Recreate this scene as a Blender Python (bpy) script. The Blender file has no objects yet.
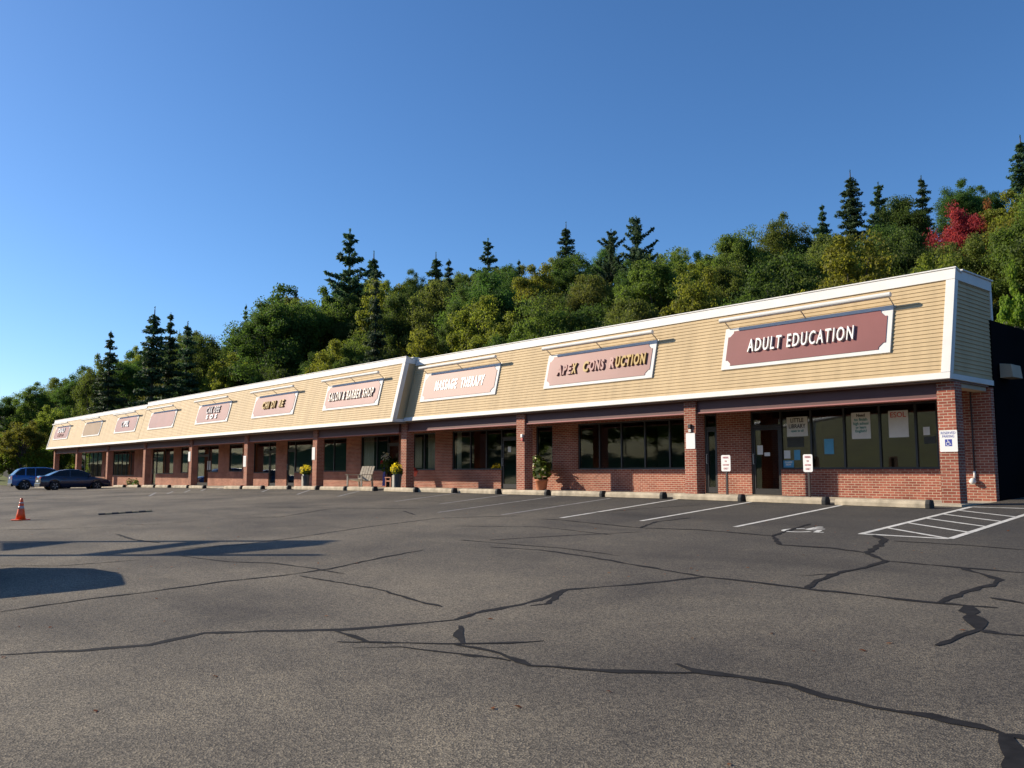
import bpy, math, random
import numpy as np
from mathutils import Vector, Matrix, Quaternion

# ------------------------------------------------------------------ scene, camera, light
scene = bpy.context.scene
COL = scene.collection
R_ = math.radians
EYE = 1.6                                   # camera height above the asphalt it stands on
FPX, CX, CY = 858.0, 512.0, 384.0
_p = math.atan(88 / FPX)
_h = math.pi - math.atan(751 / (FPX / math.cos(_p)))
CF = np.array([math.cos(_h) * math.cos(_p), math.sin(_h) * math.cos(_p), math.sin(_p)])
CR = np.array([math.sin(_h), -math.cos(_h), 0.0])
CU = np.cross(CR, CF)

cam_d = bpy.data.cameras.new('camera')
cam = bpy.data.objects.new('camera', cam_d)
COL.objects.link(cam)
cam.location = (0, 0, EYE)
cam.rotation_euler = Matrix((CR, CU, -CF)).transposed().to_euler()
cam_d.sensor_width = 36
cam_d.lens = FPX / 1024 * 36
cam_d.clip_end = 3000
scene.camera = cam

SUN_DIR = Vector((1.52, 1.0, -0.85)).normalized()        # the way the light travels
SUN_EL = math.asin(-SUN_DIR.z)
world = bpy.data.worlds.new('World')
scene.world = world
world.use_nodes = True
wn = world.node_tree
sky = wn.nodes.new('ShaderNodeTexSky')
sky.sky_type = 'NISHITA'
sky.sun_disc = False
sky.sun_elevation = SUN_EL
sky.sun_rotation = math.atan2(-SUN_DIR.x, -SUN_DIR.y)
sky.altitude = 1200
sky.air_density = 1.0
sky.dust_density = 1.3
sky.ozone_density = 6.0
bg = wn.nodes['Background']
bg.inputs['Strength'].default_value = 0.110
vib = wn.nodes.new('ShaderNodeHueSaturation')         # the phone's vivid sky
vib.inputs['Saturation'].default_value = 1.08
wn.links.new(sky.outputs[0], vib.inputs['Color'])
wn.links.new(vib.outputs[0], bg.inputs[0])

sun_d = bpy.data.lights.new('sun', 'SUN')
sun_d.energy = 4.5
sun_d.angle = R_(0.5)
sun_d.color = (1.0, 0.88, 0.70)
sun = bpy.data.objects.new('sun', sun_d)
COL.objects.link(sun)
sun.rotation_euler = SUN_DIR.to_track_quat('-Z', 'Y').to_euler()
sun.location = (-60, -40, 60)

scene.view_settings.view_transform = 'Standard'
scene.view_settings.look = 'None'
scene.view_settings.exposure = 0.6
scene.view_settings.gamma = 1.0
scene.cycles.max_bounces = 8
scene.cycles.transparent_max_bounces = 16
scene.cycles.caustics_reflective = False
scene.cycles.caustics_refractive = False

rnd = random.Random(7)
npr = np.random.RandomState(11)

# ------------------------------------------------------------------ where things stand
def ray(x, y):
    return CF + CR * (x - CX) / FPX - CU * (y - CY) / FPX
def at_y(x, y, Y):                            # the point of the plane Y = const seen there
    r = ray(x, y); p = r * Y / r[1]
    return Vector((p[0], p[1], p[2] + EYE))
FX = [-300, -89, -80, -71, -63, -54, -46, -38, -30.6, -23, -16, -8, 80]
FZ = [0.12, 0.21, 0.33, 0.47, 0.63, 0.72, 0.77, 0.87, 0.91, 0.91, 0.92, 0.87, 0.87]
def floor_z(x):                               # pavement in front of the shops
    return float(np.interp(x, FX, FZ))
def gz(x, y):                                 # the lot falls away from the shops
    return (floor_z(x) - 0.07) / 20.0 * max(y, 0.0)
def on_lot(x, y):
    r = ray(x, y); lo, hi = 0.5, 500.0
    for _ in range(50):
        t = (lo + hi) / 2
        if r[2] * t + EYE > gz(r[0] * t, r[1] * t): lo = t
        else: hi = t
    return Vector((r[0] * lo, r[1] * lo, gz(r[0] * lo, r[1] * lo)))
def hill(x, y):
    yy = min(max(y, 0), 22)
    z = gz(x, yy)
    if y > 36:
        u = min(y, 74) - 36
        z += 0.44 * u * min(1, u / 8.0)
        if y > 74: z -= 0.12 * (y - 74)
    if y < -30: z += min(0.2 * (-30 - y), 13)
    if x < -112: z += min(0.10 * (-112 - x), 10)
    return z

# ------------------------------------------------------------------ materials
MATS = {}
def new_mat(name):
    m = bpy.data.materials.new(name); m.use_nodes = True
    MATS[name] = m
    nt = m.node_tree
    return m, nt, nt.nodes['Principled BSDF']
def mat(name, col, rough=0.6, var=0.12, scale=6.0, bump=0.0, bscale=60.0, metal=0.0, spec=0.5, stretch=None):
    m, nt, b = new_mat(name)
    b.inputs['Roughness'].default_value = rough
    b.inputs['Metallic'].default_value = metal
    b.inputs['Specular IOR Level'].default_value = spec
    g = nt.nodes.new('ShaderNodeNewGeometry')
    mp = nt.nodes.new('ShaderNodeMapping')
    nt.links.new(g.outputs['Position'], mp.inputs[0])
    if stretch: mp.inputs['Scale'].default_value = stretch
    n = nt.nodes.new('ShaderNodeTexNoise'); n.inputs['Scale'].default_value = scale
    n.inputs['Detail'].default_value = 6
    nt.links.new(mp.outputs[0], n.inputs['Vector'])
    rp = nt.nodes.new('ShaderNodeValToRGB')
    rp.color_ramp.elements[0].position = 0.3; rp.color_ramp.elements[1].position = 0.7
    lo = [max(0, c * (1 - var)) for c in col]; hi = [min(1, c * (1 + var)) for c in col]
    rp.color_ramp.elements[0].color = (*lo, 1); rp.color_ramp.elements[1].color = (*hi, 1)
    nt.links.new(n.outputs[0], rp.inputs[0]); nt.links.new(rp.outputs[0], b.inputs['Base Color'])
    if bump:
        n2 = nt.nodes.new('ShaderNodeTexNoise'); n2.inputs['Scale'].default_value = bscale
        nt.links.new(g.outputs['Position'], n2.inputs['Vector'])
        bp = nt.nodes.new('ShaderNodeBump'); bp.inputs['Strength'].default_value = bump
        bp.inputs['Distance'].default_value = 0.01
        nt.links.new(n2.outputs[0], bp.inputs['Height']); nt.links.new(bp.outputs[0], b.inputs['Normal'])
    return m

def asphalt_mat():
    m, nt, b = new_mat('asphalt')
    L = nt.links.new
    g = nt.nodes.new('ShaderNodeNewGeometry')
    def noise(s, d=5, r=0.55, mapping=None):
        n = nt.nodes.new('ShaderNodeTexNoise'); n.inputs['Scale'].default_value = s
        n.inputs['Detail'].default_value = d; n.inputs['Roughness'].default_value = r
        if mapping:
            mp = nt.nodes.new('ShaderNodeMapping'); mp.inputs['Scale'].default_value = mapping
            L(g.outputs['Position'], mp.inputs[0]); L(mp.outputs[0], n.inputs['Vector'])
        else: L(g.outputs['Position'], n.inputs['Vector'])
        return n
    def ramp(src, p0, c0, p1, c1):
        r = nt.nodes.new('ShaderNodeValToRGB')
        r.color_ramp.elements[0].position = p0; r.color_ramp.elements[0].color = (*c0, 1)
        r.color_ramp.elements[1].position = p1; r.color_ramp.elements[1].color = (*c1, 1)
        L(src, r.inputs[0]); return r
    def mix(a, b_, f, mode='MIX'):
        x = nt.nodes.new('ShaderNodeMix'); x.data_type = 'RGBA'; x.blend_type = mode
        if isinstance(f, float): x.inputs[0].default_value = f
        else: L(f, x.inputs[0])
        L(a, x.inputs[6]); L(b_, x.inputs[7]); return x.outputs[2]
    patch = ramp(noise(0.28, 6).outputs[0], 0.34, (0.084, 0.075, 0.065), 0.66, (0.180, 0.160, 0.129))
    fine = ramp(noise(2.2, 6).outputs[0], 0.3, (0.84, 0.84, 0.85), 0.75, (1.13, 1.11, 1.07))
    c = mix(patch.outputs[0], fine.outputs[0], 0.8, 'MULTIPLY')
    v = nt.nodes.new('ShaderNodeTexVoronoi'); v.inputs['Scale'].default_value = 85
    L(g.outputs['Position'], v.inputs['Vector'])
    hsv = nt.nodes.new('ShaderNodeSeparateColor'); L(v.outputs['Color'], hsv.inputs[0])
    stone = ramp(hsv.outputs[0], 0.15, (0.43, 0.42, 0.41), 0.95, (1.75, 1.66, 1.48))
    c = mix(c, stone.outputs[0], 0.85, 'MULTIPLY')
    v2 = nt.nodes.new('ShaderNodeTexVoronoi'); v2.inputs['Scale'].default_value = 48
    L(g.outputs['Position'], v2.inputs['Vector'])
    s2 = nt.nodes.new('ShaderNodeSeparateColor'); L(v2.outputs['Color'], s2.inputs[0])
    st2 = ramp(s2.outputs[1], 0.05, (0.8, 0.8, 0.82), 0.97, (1.3, 1.28, 1.2))
    c = mix(c, st2.outputs[0], 0.45, 'MULTIPLY')
    # the stalls by the shops were sealed more recently: darker there, with a worn uneven edge
    sep = nt.nodes.new('ShaderNodeSeparateXYZ'); L(g.outputs['Position'], sep.inputs[0])
    ne = noise(0.22, 5)
    ad = nt.nodes.new('ShaderNodeMath'); ad.operation = 'MULTIPLY_ADD'
    L(ne.outputs[0], ad.inputs[0]); ad.inputs[1].default_value = 9.0; L(sep.outputs[1], ad.inputs[2])
    sx = nt.nodes.new('ShaderNodeMath'); sx.operation = 'MULTIPLY_ADD'
    L(sep.outputs[0], sx.inputs[0]); sx.inputs[1].default_value = 0.40; L(ad.outputs[0], sx.inputs[2])
    mr = nt.nodes.new('ShaderNodeMapRange'); mr.interpolation_type = 'SMOOTHSTEP'
    mr.inputs['From Min'].default_value = 4.5; mr.inputs['From Max'].default_value = 18.0
    mr.inputs['To Max'].default_value = 0.68
    L(sx.outputs[0], mr.inputs['Value'])
    dk = nt.nodes.new('ShaderNodeRGB'); dk.outputs[0].default_value = (0.034, 0.034, 0.035, 1)
    dkm = mix(dk.outputs[0], stone.outputs[0], 0.7, 'MULTIPLY')
    c = mix(c, dkm, mr.outputs[0])
    # oil drips and old tyre wear, long in the driving direction
    ol = ramp(noise(0.5, 4, 0.5, (0.25, 1.3, 1)).outputs[0], 0.56, (1, 1, 1), 0.72, (0.66, 0.66, 0.68))
    c = mix(c, ol.outputs[0], 0.9, 'MULTIPLY')
    L(c, b.inputs['Base Color'])
    b.inputs['Roughness'].default_value = 0.88
    b.inputs['Specular IOR Level'].default_value = 0.32
    bp = nt.nodes.new('ShaderNodeBump'); bp.inputs['Strength'].default_value = 0.75
    bp.inputs['Distance'].default_value = 0.006
    L(v.outputs['Distance'], bp.inputs['Height']); L(bp.outputs[0], b.inputs['Normal'])
    return m

def brick_mat(name, c1, c2, mortar, flip=False):
    m, nt, b = new_mat(name)
    L = nt.links.new
    g = nt.nodes.new('ShaderNodeNewGeometry')
    s = nt.nodes.new('ShaderNodeSeparateXYZ'); L(g.outputs['Position'], s.inputs[0])
    a = nt.nodes.new('ShaderNodeMath'); a.operation = 'ADD'
    L(s.outputs[0], a.inputs[0]); L(s.outputs[1], a.inputs[1])
    cb = nt.nodes.new('ShaderNodeCombineXYZ'); L(a.outputs[0], cb.inputs[0]); L(s.outputs[2], cb.inputs[1])
    t = nt.nodes.new('ShaderNodeTexBrick')
    t.inputs['Scale'].default_value = 1.0
    t.inputs['Brick Width'].default_value = 0.2; t.inputs['Row Height'].default_value = 0.0677
    t.inputs['Mortar Size'].default_value = 0.0075; t.inputs['Mortar Smooth'].default_value = 0.25
    t.inputs['Bias'].default_value = -0.1
    t.inputs['Color1'].default_value = (*c1, 1); t.inputs['Color2'].default_value = (*c2, 1)
    t.inputs['Mortar'].default_value = (*mortar, 1)
    L(cb.outputs[0], t.inputs['Vector'])
    n = nt.nodes.new('ShaderNodeTexNoise'); n.inputs['Scale'].default_value = 1.1; n.inputs['Detail'].default_value = 7
    L(g.outputs['Position'], n.inputs['Vector'])
    rp = nt.nodes.new('ShaderNodeValToRGB')
    rp.color_ramp.elements[0].position = 0.3; rp.color_ramp.elements[0].color = (0.72, 0.7, 0.68, 1)
    rp.color_ramp.elements[1].position = 0.7; rp.color_ramp.elements[1].color = (1.15, 1.13, 1.1, 1)
    L(n.outputs[0], rp.inputs[0])
    x = nt.nodes.new('ShaderNodeMix'); x.data_type = 'RGBA'; x.blend_type = 'MULTIPLY'; x.inputs[0].default_value = 1
    L(t.outputs[0], x.inputs[6]); L(rp.outputs[0], x.inputs[7])
    L(x.outputs[2], b.inputs['Base Color'])
    b.inputs['Roughness'].default_value = 0.9
    b.inputs['Specular IOR Level'].default_value = 0.2
    inv = nt.nodes.new('ShaderNodeMath'); inv.operation = 'SUBTRACT'; inv.inputs[0].default_value = 1
    L(t.outputs['Fac'], inv.inputs[1])
    bp = nt.nodes.new('ShaderNodeBump'); bp.inputs['Strength'].default_value = 0.8; bp.inputs['Distance'].default_value = 0.008
    L(inv.outputs[0], bp.inputs['Height']); L(bp.outputs[0], b.inputs['Normal'])
    return m

def glass_mat(name, tint=0.5, refl=1.0):
    m = bpy.data.materials.new(name); m.use_nodes = True
    MATS[name] = m
    nt = m.node_tree; nt.nodes.clear(); L = nt.links.new
    o = nt.nodes.new('ShaderNodeOutputMaterial')
    lw = nt.nodes.new('ShaderNodeLayerWeight')
    pw = nt.nodes.new('ShaderNodeMath'); pw.operation = 'POWER'; pw.inputs[1].default_value = 4.0; L(lw.outputs['Facing'], pw.inputs[0])
    ml = nt.nodes.new('ShaderNodeMath'); ml.operation = 'MULTIPLY_ADD'; ml.inputs[1].default_value = .9 * refl; ml.inputs[2].default_value = .05 * refl; ml.use_clamp = True
    L(pw.outputs[0], ml.inputs[0])
    t = nt.nodes.new('ShaderNodeBsdfTransparent'); t.inputs[0].default_value = (tint, tint, tint * 0.97, 1)
    gl = nt.nodes.new('ShaderNodeBsdfGlossy'); gl.inputs['Roughness'].default_value = 0.02
    n = nt.nodes.new('ShaderNodeTexNoise'); n.inputs['Scale'].default_value = 0.7
    g = nt.nodes.new('ShaderNodeNewGeometry'); L(g.outputs['Position'], n.inputs['Vector'])
    bp = nt.nodes.new('ShaderNodeBump'); bp.inputs['Strength'].default_value = 0.03; bp.inputs['Distance'].default_value = 0.05
    L(n.outputs[0], bp.inputs['Height']); L(bp.outputs[0], gl.inputs['Normal'])
    mx = nt.nodes.new('ShaderNodeMixShader')
    L(ml.outputs[0], mx.inputs[0]); L(t.outputs[0], mx.inputs[1]); L(gl.outputs[0], mx.inputs[2])
    L(mx.outputs[0], o.inputs[0])
    return m

def leaf_mat(name, col, var=0.5, hue=0.03, trans=0.5):
    m, nt, b = new_mat(name)
    L = nt.links.new
    g = nt.nodes.new('ShaderNodeNewGeometry'); oi = nt.nodes.new('ShaderNodeObjectInfo')
    n = nt.nodes.new('ShaderNodeTexNoise'); n.inputs['Scale'].default_value = 0.55; n.inputs['Detail'].default_value = 3
    L(g.outputs['Position'], n.inputs['Vector'])
    # value: per leaf, per clump, per tree
    def ma(op, a, b_):
        x = nt.nodes.new('ShaderNodeMath'); x.operation = op
        for i, s in enumerate((a, b_)):
            if isinstance(s, (int, float)): x.inputs[i].default_value = s
            else: L(s, x.inputs[i])
        return x.outputs[0]
    v = ma('ADD', ma('MULTIPLY', g.outputs['Random Per Island'], 0.5), ma('MULTIPLY', n.outputs[0], 1.0))
    v = ma('ADD', v, ma('MULTIPLY', oi.outputs['Random'], 0.45))          # about 0.3 .. 1.6
    v = ma('ADD', ma('MULTIPLY', ma('SUBTRACT', v, 0.97), var * 1.6), 1.0)
    h = ma('ADD', ma('MULTIPLY', ma('SUBTRACT', oi.outputs['Random'], 0.5), hue * 1.6), 0.5)
    h = ma('ADD', h, ma('MULTIPLY', ma('SUBTRACT', n.outputs[0], 0.5), hue))
    hs = nt.nodes.new('ShaderNodeHueSaturation'); hs.inputs['Color'].default_value = (*col, 1)
    L(h, hs.inputs['Hue']); L(v, hs.inputs['Value'])
    L(hs.outputs[0], b.inputs['Base Color'])
    b.inputs['Roughness'].default_value = 0.65; b.inputs['Specular IOR Level'].default_value = 0.25
    tr = nt.nodes.new('ShaderNodeBsdfTranslucent')        # light passing through a leaf comes out brighter and yellower
    gm = nt.nodes.new('ShaderNodeMix'); gm.data_type = 'RGBA'; gm.blend_type = 'MULTIPLY'; gm.inputs[0].default_value = 1
    gm.inputs[7].default_value = (1.7, 1.75, 1.2, 1); L(hs.outputs[0], gm.inputs[6]); L(gm.outputs[2], tr.inputs[0])
    mx = nt.nodes.new('ShaderNodeMixShader'); mx.inputs[0].default_value = trans
    L(b.outputs[0], mx.inputs[1]); L(tr.outputs[0], mx.inputs[2])
    L(mx.outputs[0], nt.nodes['Material Output'].inputs[0])
    return m

asphalt_mat()
brick_mat('brick', (0.38, 0.128, 0.088), (0.24, 0.068, 0.050), (0.54, 0.43, 0.33))
brick_mat('column_brick', (0.38, 0.120, 0.080), (0.25, 0.070, 0.048), (0.54, 0.43, 0.33))
mat('siding_paint', (0.53, 0.395, 0.225), 0.65, 0.10, 1.5, spec=0.2, stretch=(2.2, 1, 0.25))
mat('white_paint', (0.72, 0.70, 0.66), 0.6, 0.05, 2, spec=0.2)
mat('maroon_paint', (0.105, 0.040, 0.038), 0.6, 0.12, 2)
mat('sunlit_edge_paint', (0.36, 0.13, 0.12), 0.5, 0.1, 3)
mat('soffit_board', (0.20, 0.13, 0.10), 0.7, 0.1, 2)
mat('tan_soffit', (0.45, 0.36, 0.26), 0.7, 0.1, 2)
mat('sign_panel_paint', (0.230, 0.082, 0.080), 0.6, 0.10, 0.8, spec=0.25)
mat('faded_sign_paint', (0.27, 0.115, 0.105), 0.5, 0.12, 0.8, spec=0.25)
mat('glossy_sign_paint', (0.28, 0.115, 0.100), 0.5, 0.12, 0.8, spec=0.3)
mat('blank_sign_paint', (0.33, 0.235, 0.155), 0.7, 0.08, 0.9, spec=0.2)
mat('white_letter', (0.80, 0.79, 0.75), 0.4, 0.03)
mat('aged_letter', (0.60, 0.54, 0.47), 0.5, 0.15, 4)
mat('pale_letter', (0.52, 0.33, 0.29), 0.65, 0.12, 4, spec=0.2)
mat('gold_letter', (0.42, 0.27, 0.07), 0.5, 0.1, spec=0.2)
mat('grey_letter', (0.30, 0.26, 0.26), 0.4, 0.1)
mat('dark_letter', (0.03, 0.025, 0.025), 0.4, 0.1)
mat('dark_frame', (0.018, 0.016, 0.015), 0.4, 0.2)
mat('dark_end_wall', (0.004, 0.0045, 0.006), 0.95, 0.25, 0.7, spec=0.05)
mat('roof_membrane', (0.05, 0.05, 0.052), 0.9, 0.2)
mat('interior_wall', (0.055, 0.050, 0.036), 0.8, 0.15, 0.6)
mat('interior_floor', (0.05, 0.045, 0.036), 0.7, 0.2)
mat('curtain_cloth', (0.66, 0.72, 0.62), 0.85, 0.18, 3.0, stretch=(9, 1, 0.3))
mat('concrete', (0.42, 0.36, 0.27), 0.9, 0.28, 2.4, 0.4, 90)
mat('wheel_stop_concrete', (0.44, 0.37, 0.265), 0.92, 0.32, 3.5, 0.5, 60)
mat('line_paint', (0.62, 0.60, 0.54), 0.7, 0.25, 7)
mat('old_line_paint', (0.26, 0.25, 0.235), 0.8, 0.35, 5)
mat('crack_sealant', (0.019, 0.018, 0.018), 0.85, 0.35, 9, spec=0.15)
mat('galvanized', (0.42, 0.42, 0.40), 0.45, 0.15, metal=0.7)
mat('post_paint', (0.035, 0.022, 0.020), 0.5, 0.2)
mat('sign_white', (0.82, 0.80, 0.77), 0.45, 0.03)
mat('sign_red', (0.55, 0.10, 0.09), 0.5, 0.05)
mat('sign_blue', (0.03, 0.05, 0.32), 0.5, 0.05)
mat('paper_white', (0.72, 0.73, 0.70), 0.8, 0.04)
mat('paper_blue', (0.10, 0.34, 0.52), 0.8, 0.08)
mat('paper_grey', (0.05, 0.055, 0.05), 0.8, 0.1)
mat('ink', (0.03, 0.03, 0.035), 0.7, 0.1)
mat('ink_teal', (0.06, 0.25, 0.22), 0.7, 0.1)
mat('cone_orange', (0.92, 0.105, 0.018), 0.45, 0.08)
mat('cone_band', (0.50, 0.40, 0.38), 0.35, 0.05)
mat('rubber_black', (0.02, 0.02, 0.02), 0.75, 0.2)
mat('bump_yellow', (0.19, 0.15, 0.08), 0.7, 0.3)
mat('terracotta', (0.46, 0.17, 0.085), 0.8, 0.15)
mat('planter_glaze', (0.055, 0.065, 0.072), 0.22, 0.2)
mat('sunlit_pot_cream', (0.62, 0.56, 0.44), 0.6, 0.1)
mat('weathered_wood', (0.44, 0.38, 0.30), 0.8, 0.25, 6, 0.3, 40, stretch=(1, 1, 6))
mat('orange_wood', (0.42, 0.16, 0.08), 0.6, 0.2)
mat('soil', (0.03, 0.022, 0.015), 0.95, 0.3)
mat('bark', (0.085, 0.066, 0.050), 0.95, 0.35, 5, 0.8, 20)
mat('pale_bark', (0.30, 0.27, 0.22), 0.9, 0.35, 6, 0.5, 20)
mat('forest_floor', (0.032, 0.030, 0.016), 0.95, 0.5, 1.2)
mat('grass_bank', (0.115, 0.130, 0.018), 0.95, 0.35, 0.4)
mat('road_asphalt', (0.075, 0.074, 0.072), 0.9, 0.2, 1)
mat('fence_wood', (0.20, 0.10, 0.045), 0.85, 0.3, 3)
mat('tyre', (0.014, 0.014, 0.014), 0.8, 0.2)
mat('alloy', (0.34, 0.34, 0.36), 0.35, 0.1, metal=0.8)
mat('car_glass', (0.010, 0.012, 0.015), 0.06, 0.05)
mat('tail_red', (0.50, 0.02, 0.015), 0.2, 0.05)
mat('lamp_clear', (0.75, 0.76, 0.78), 0.15, 0.05)
mat('chrome', (0.6, 0.6, 0.6), 0.2, 0.05, metal=1.0)
mat('plate_white', (0.65, 0.66, 0.68), 0.5, 0.05)
def car_paint(name, col):
    m = mat(name, col, 0.3, 0.04, 3)
    m.node_tree.nodes['Principled BSDF'].inputs['Coat Weight'].default_value = 0.8
    m.node_tree.nodes['Principled BSDF'].inputs['Coat Roughness'].default_value = 0.06
car_paint('car_blue', (0.015, 0.105, 0.34))
car_paint('car_navy', (0.012, 0.017, 0.045))
car_paint('car_grey', (0.10, 0.10, 0.11))
glass_mat('shop_glass', 0.88, 1.7)
leaf_mat('leaf_green', (0.105, 0.148, 0.030))
leaf_mat('leaf_deep', (0.070, 0.112, 0.026))
leaf_mat('leaf_yellow_green', (0.175, 0.190, 0.030))
leaf_mat('leaf_olive', (0.125, 0.142, 0.034))
leaf_mat('leaf_lime', (0.17, 0.22, 0.03))
leaf_mat('leaf_red', (0.36, 0.078, 0.050), 0.5, 0.03)
leaf_mat('leaf_orange', (0.24, 0.085, 0.030), 0.5, 0.04)
leaf_mat('needle_dark', (0.052, 0.088, 0.040), 0.5, 0.03, 0.3)
leaf_mat('needle_blue', (0.060, 0.096, 0.048), 0.5, 0.03, 0.3)
leaf_mat('flower_yellow', (0.62, 0.45, 0.03), 0.4, 0.03)
leaf_mat('flower_white', (0.75, 0.72, 0.62), 0.3, 0.02)
leaf_mat('flower_red', (0.55, 0.04, 0.04), 0.3, 0.02)

# ------------------------------------------------------------------ mesh helpers
class MB:
    def __init__(s): s.v = []; s.f = []
    def add(s, vs, fs):
        o = len(s.v); s.v += [tuple(v) for v in vs]; s.f += [tuple(i + o for i in f) for f in fs]; return s
    def hexa(s, p):                               # 8 corners: bottom loop, then top loop
        return s.add(p, [(0, 3, 2, 1), (4, 5, 6, 7), (0, 1, 5, 4), (1, 2, 6, 5), (2, 3, 7, 6), (3, 0, 4, 7)])
    def box(s, x0, x1, y0, y1, z0, z1):
        return s.hexa([(x0, y0, z0), (x1, y0, z0), (x1, y1, z0), (x0, y1, z0), (x0, y0, z1), (x1, y0, z1), (x1, y1, z1), (x0, y1, z1)])
    def tube(s, a, b, r0, r1=None, n=8, caps=True):
        r1 = r0 if r1 is None else r1
        a = Vector(a); b = Vector(b); d = (b - a).normalized()
        u = d.orthogonal().normalized(); w = d.cross(u)
        vs = []
        for c, r in ((a, r0), (b, r1)):
            for i in range(n):
                t = 2 * math.pi * i / n
                vs.append(c + (u * math.cos(t) + w * math.sin(t)) * r)
        fs = [(i, (i + 1) % n, n + (i + 1) % n, n + i) for i in range(n)]
        if caps: fs += [tuple(range(n))[::-1], tuple(range(n, 2 * n))]
        return s.add(vs, fs)
    def path(s, pts, r, n=8):
        for a, b in zip(pts, pts[1:]): s.tube(a, b, r, n=n)
        return s
    def lathe(s, prof, c=(0, 0, 0), n=20, capt=True):
        vs = []; fs = []
        for r, z in prof:
            for i in range(n):
                t = 2 * math.pi * i / n
                vs.append((c[0] + r * math.cos(t), c[1] + r * math.sin(t), c[2] + z))
        for k in range(len(prof) - 1):
            for i in range(n):
                j = (i + 1) % n
                fs.append((k * n + i, k * n + j, (k + 1) * n + j, (k + 1) * n + i))
        fs.append(tuple(range(n))[::-1])
        if capt: fs.append(tuple(range((len(prof) - 1) * n, len(prof) * n)))
        return s.add(vs, fs)
    def prism(s, poly, y0, y1):                   # polygon in x-z pushed along y
        n = len(poly)
        vs = [(x, y0, z) for x, z in poly] + [(x, y1, z) for x, z in poly]
        fs = [tuple(range(n)), tuple(range(n, 2 * n))[::-1]] + [(i, n + i, n + (i + 1) % n, (i + 1) % n) for i in range(n)]
        return s.add(vs, fs)
    def flat(s, poly, h, z=0.0):                  # polygon in x-y with thickness h
        n = len(poly)
        vs = [(x, y, z) for x, y in poly] + [(x, y, z + h) for x, y in poly]
        fs = [tuple(range(n))[::-1], tuple(range(n, 2 * n))] + [(i, (i + 1) % n, n + (i + 1) % n, n + i) for i in range(n)]
        return s.add(vs, fs)
    def xform(s, M):
        s.v = [tuple(M @ Vector(v)) for v in s.v]; return s
    def build(s, name, m, parent=None, smooth=False, bevel=0.0, loc=None):
        me = bpy.data.meshes.new(name); me.from_pydata(s.v, [], s.f); me.update()
        o = bpy.data.objects.new(name, me); COL.objects.link(o)
        me.materials.append(MATS[m] if isinstance(m, str) else m)
        if parent: o.parent = parent
        if loc: o.location = loc
        if smooth:
            me.polygons.foreach_set('use_smooth', [True] * len(me.polygons))
        if bevel:
            md = o.modifiers.new('edge', 'BEVEL'); md.width = bevel; md.segments = 2; md.limit_method = 'ANGLE'
        return o

def empty(name, loc, rz=0.0, rx=0.0):
    o = bpy.data.objects.new(name, None); COL.objects.link(o)
    o.location = loc; o.rotation_euler = (rx, 0, rz); o.empty_display_size = 0.3
    return o
def tag(o, label=None, cat=None, group=None, kind=None):
    if label: o['label'] = label
    if cat: o['category'] = cat
    if group: o['group'] = group
    if kind: o['kind'] = kind
    return o
def thing(name, label, cat, loc=(0, 0, 0), rz=0.0, group=None, rx=0.0):
    return tag(empty(name, loc, rz, rx), label, cat, group)
def kids(o): return [c for c in bpy.data.objects if c.parent == o]
def copy_tree(o, parent=None):
    c = o.copy(); COL.objects.link(c)
    if parent: c.parent = parent
    for ch in kids(o): copy_tree(ch, c)
    return c
def text(name, s, m, parent, size, loc=(0, 0, 0), depth=0.02, sx=1.0, bold=0.0, rot=None, width=None, sp=1.0):
    cu = bpy.data.curves.new(name, 'FONT'); cu.body = s; cu.size = size; cu.extrude = depth / 2
    cu.align_x = 'CENTER'; cu.align_y = 'CENTER'; cu.offset = bold; cu.space_character = sp; cu.resolution_u = 3
    t = bpy.data.objects.new(name, cu); COL.objects.link(t)
    dg = bpy.context.evaluated_depsgraph_get()
    me = bpy.data.meshes.new_from_object(t.evaluated_get(dg))
    bpy.data.objects.remove(t); bpy.data.curves.remove(cu)
    xs = [v.co.x for v in me.vertices]
    if width and xs: sx = width / (max(xs) - min(xs))
    cxm = (max(xs) + min(xs)) / 2
    for v in me.vertices: v.co.x = (v.co.x - cxm) * sx
    o = bpy.data.objects.new(name, me); COL.objects.link(o)
    me.materials.clear(); me.materials.append(MATS[m])
    o.location = loc
    if rot: o.rotation_euler = rot
    if parent: o.parent = parent
    return o
def cloud(name, m, C, N, S, parent=None, aspect=1.5):
    """many small leaf faces: centres C, normals N, half sizes S"""
    n = len(C)
    rv = npr.normal(size=(n, 3))
    N = N / (np.linalg.norm(N, axis=1, keepdims=True) + 1e-9)
    U = np.cross(N, rv); U /= np.linalg.norm(U, axis=1, keepdims=True) + 1e-9
    V = np.cross(N, U)
    a = (S * aspect)[:, None]; b = (S / aspect ** 0.5)[:, None]
    P = np.stack([C - U * a, C - V * b + N * b * 0.25, C + U * a, C + V * b + N * b * 0.25], axis=1).reshape(-1, 3)
    me = bpy.data.meshes.new(name)
    me.vertices.add(4 * n); me.vertices.foreach_set('co', P.ravel())
    me.loops.add(4 * n); me.loops.foreach_set('vertex_index', np.arange(4 * n))
    me.polygons.add(n); me.polygons.foreach_set('loop_start', np.arange(0, 4 * n, 4))
    me.update(calc_edges=True)
    me.materials.append(MATS[m])
    o = bpy.data.objects.new(name, me); COL.objects.link(o)
    if parent: o.parent = parent
    return o
def sheet(name, m, xs, ys, zf, kind='structure'):
    vs = [(x, y, zf(x, y)) for y in ys for x in xs]
    nx = len(xs)
    fs = [(j * nx + i, j * nx + i + 1, (j + 1) * nx + i + 1, (j + 1) * nx + i) for j in range(len(ys) - 1) for i in range(nx - 1)]
    b = MB(); b.v = vs; b.f = fs
    return tag(b.build(name, m, smooth=True), kind=kind)
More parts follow.
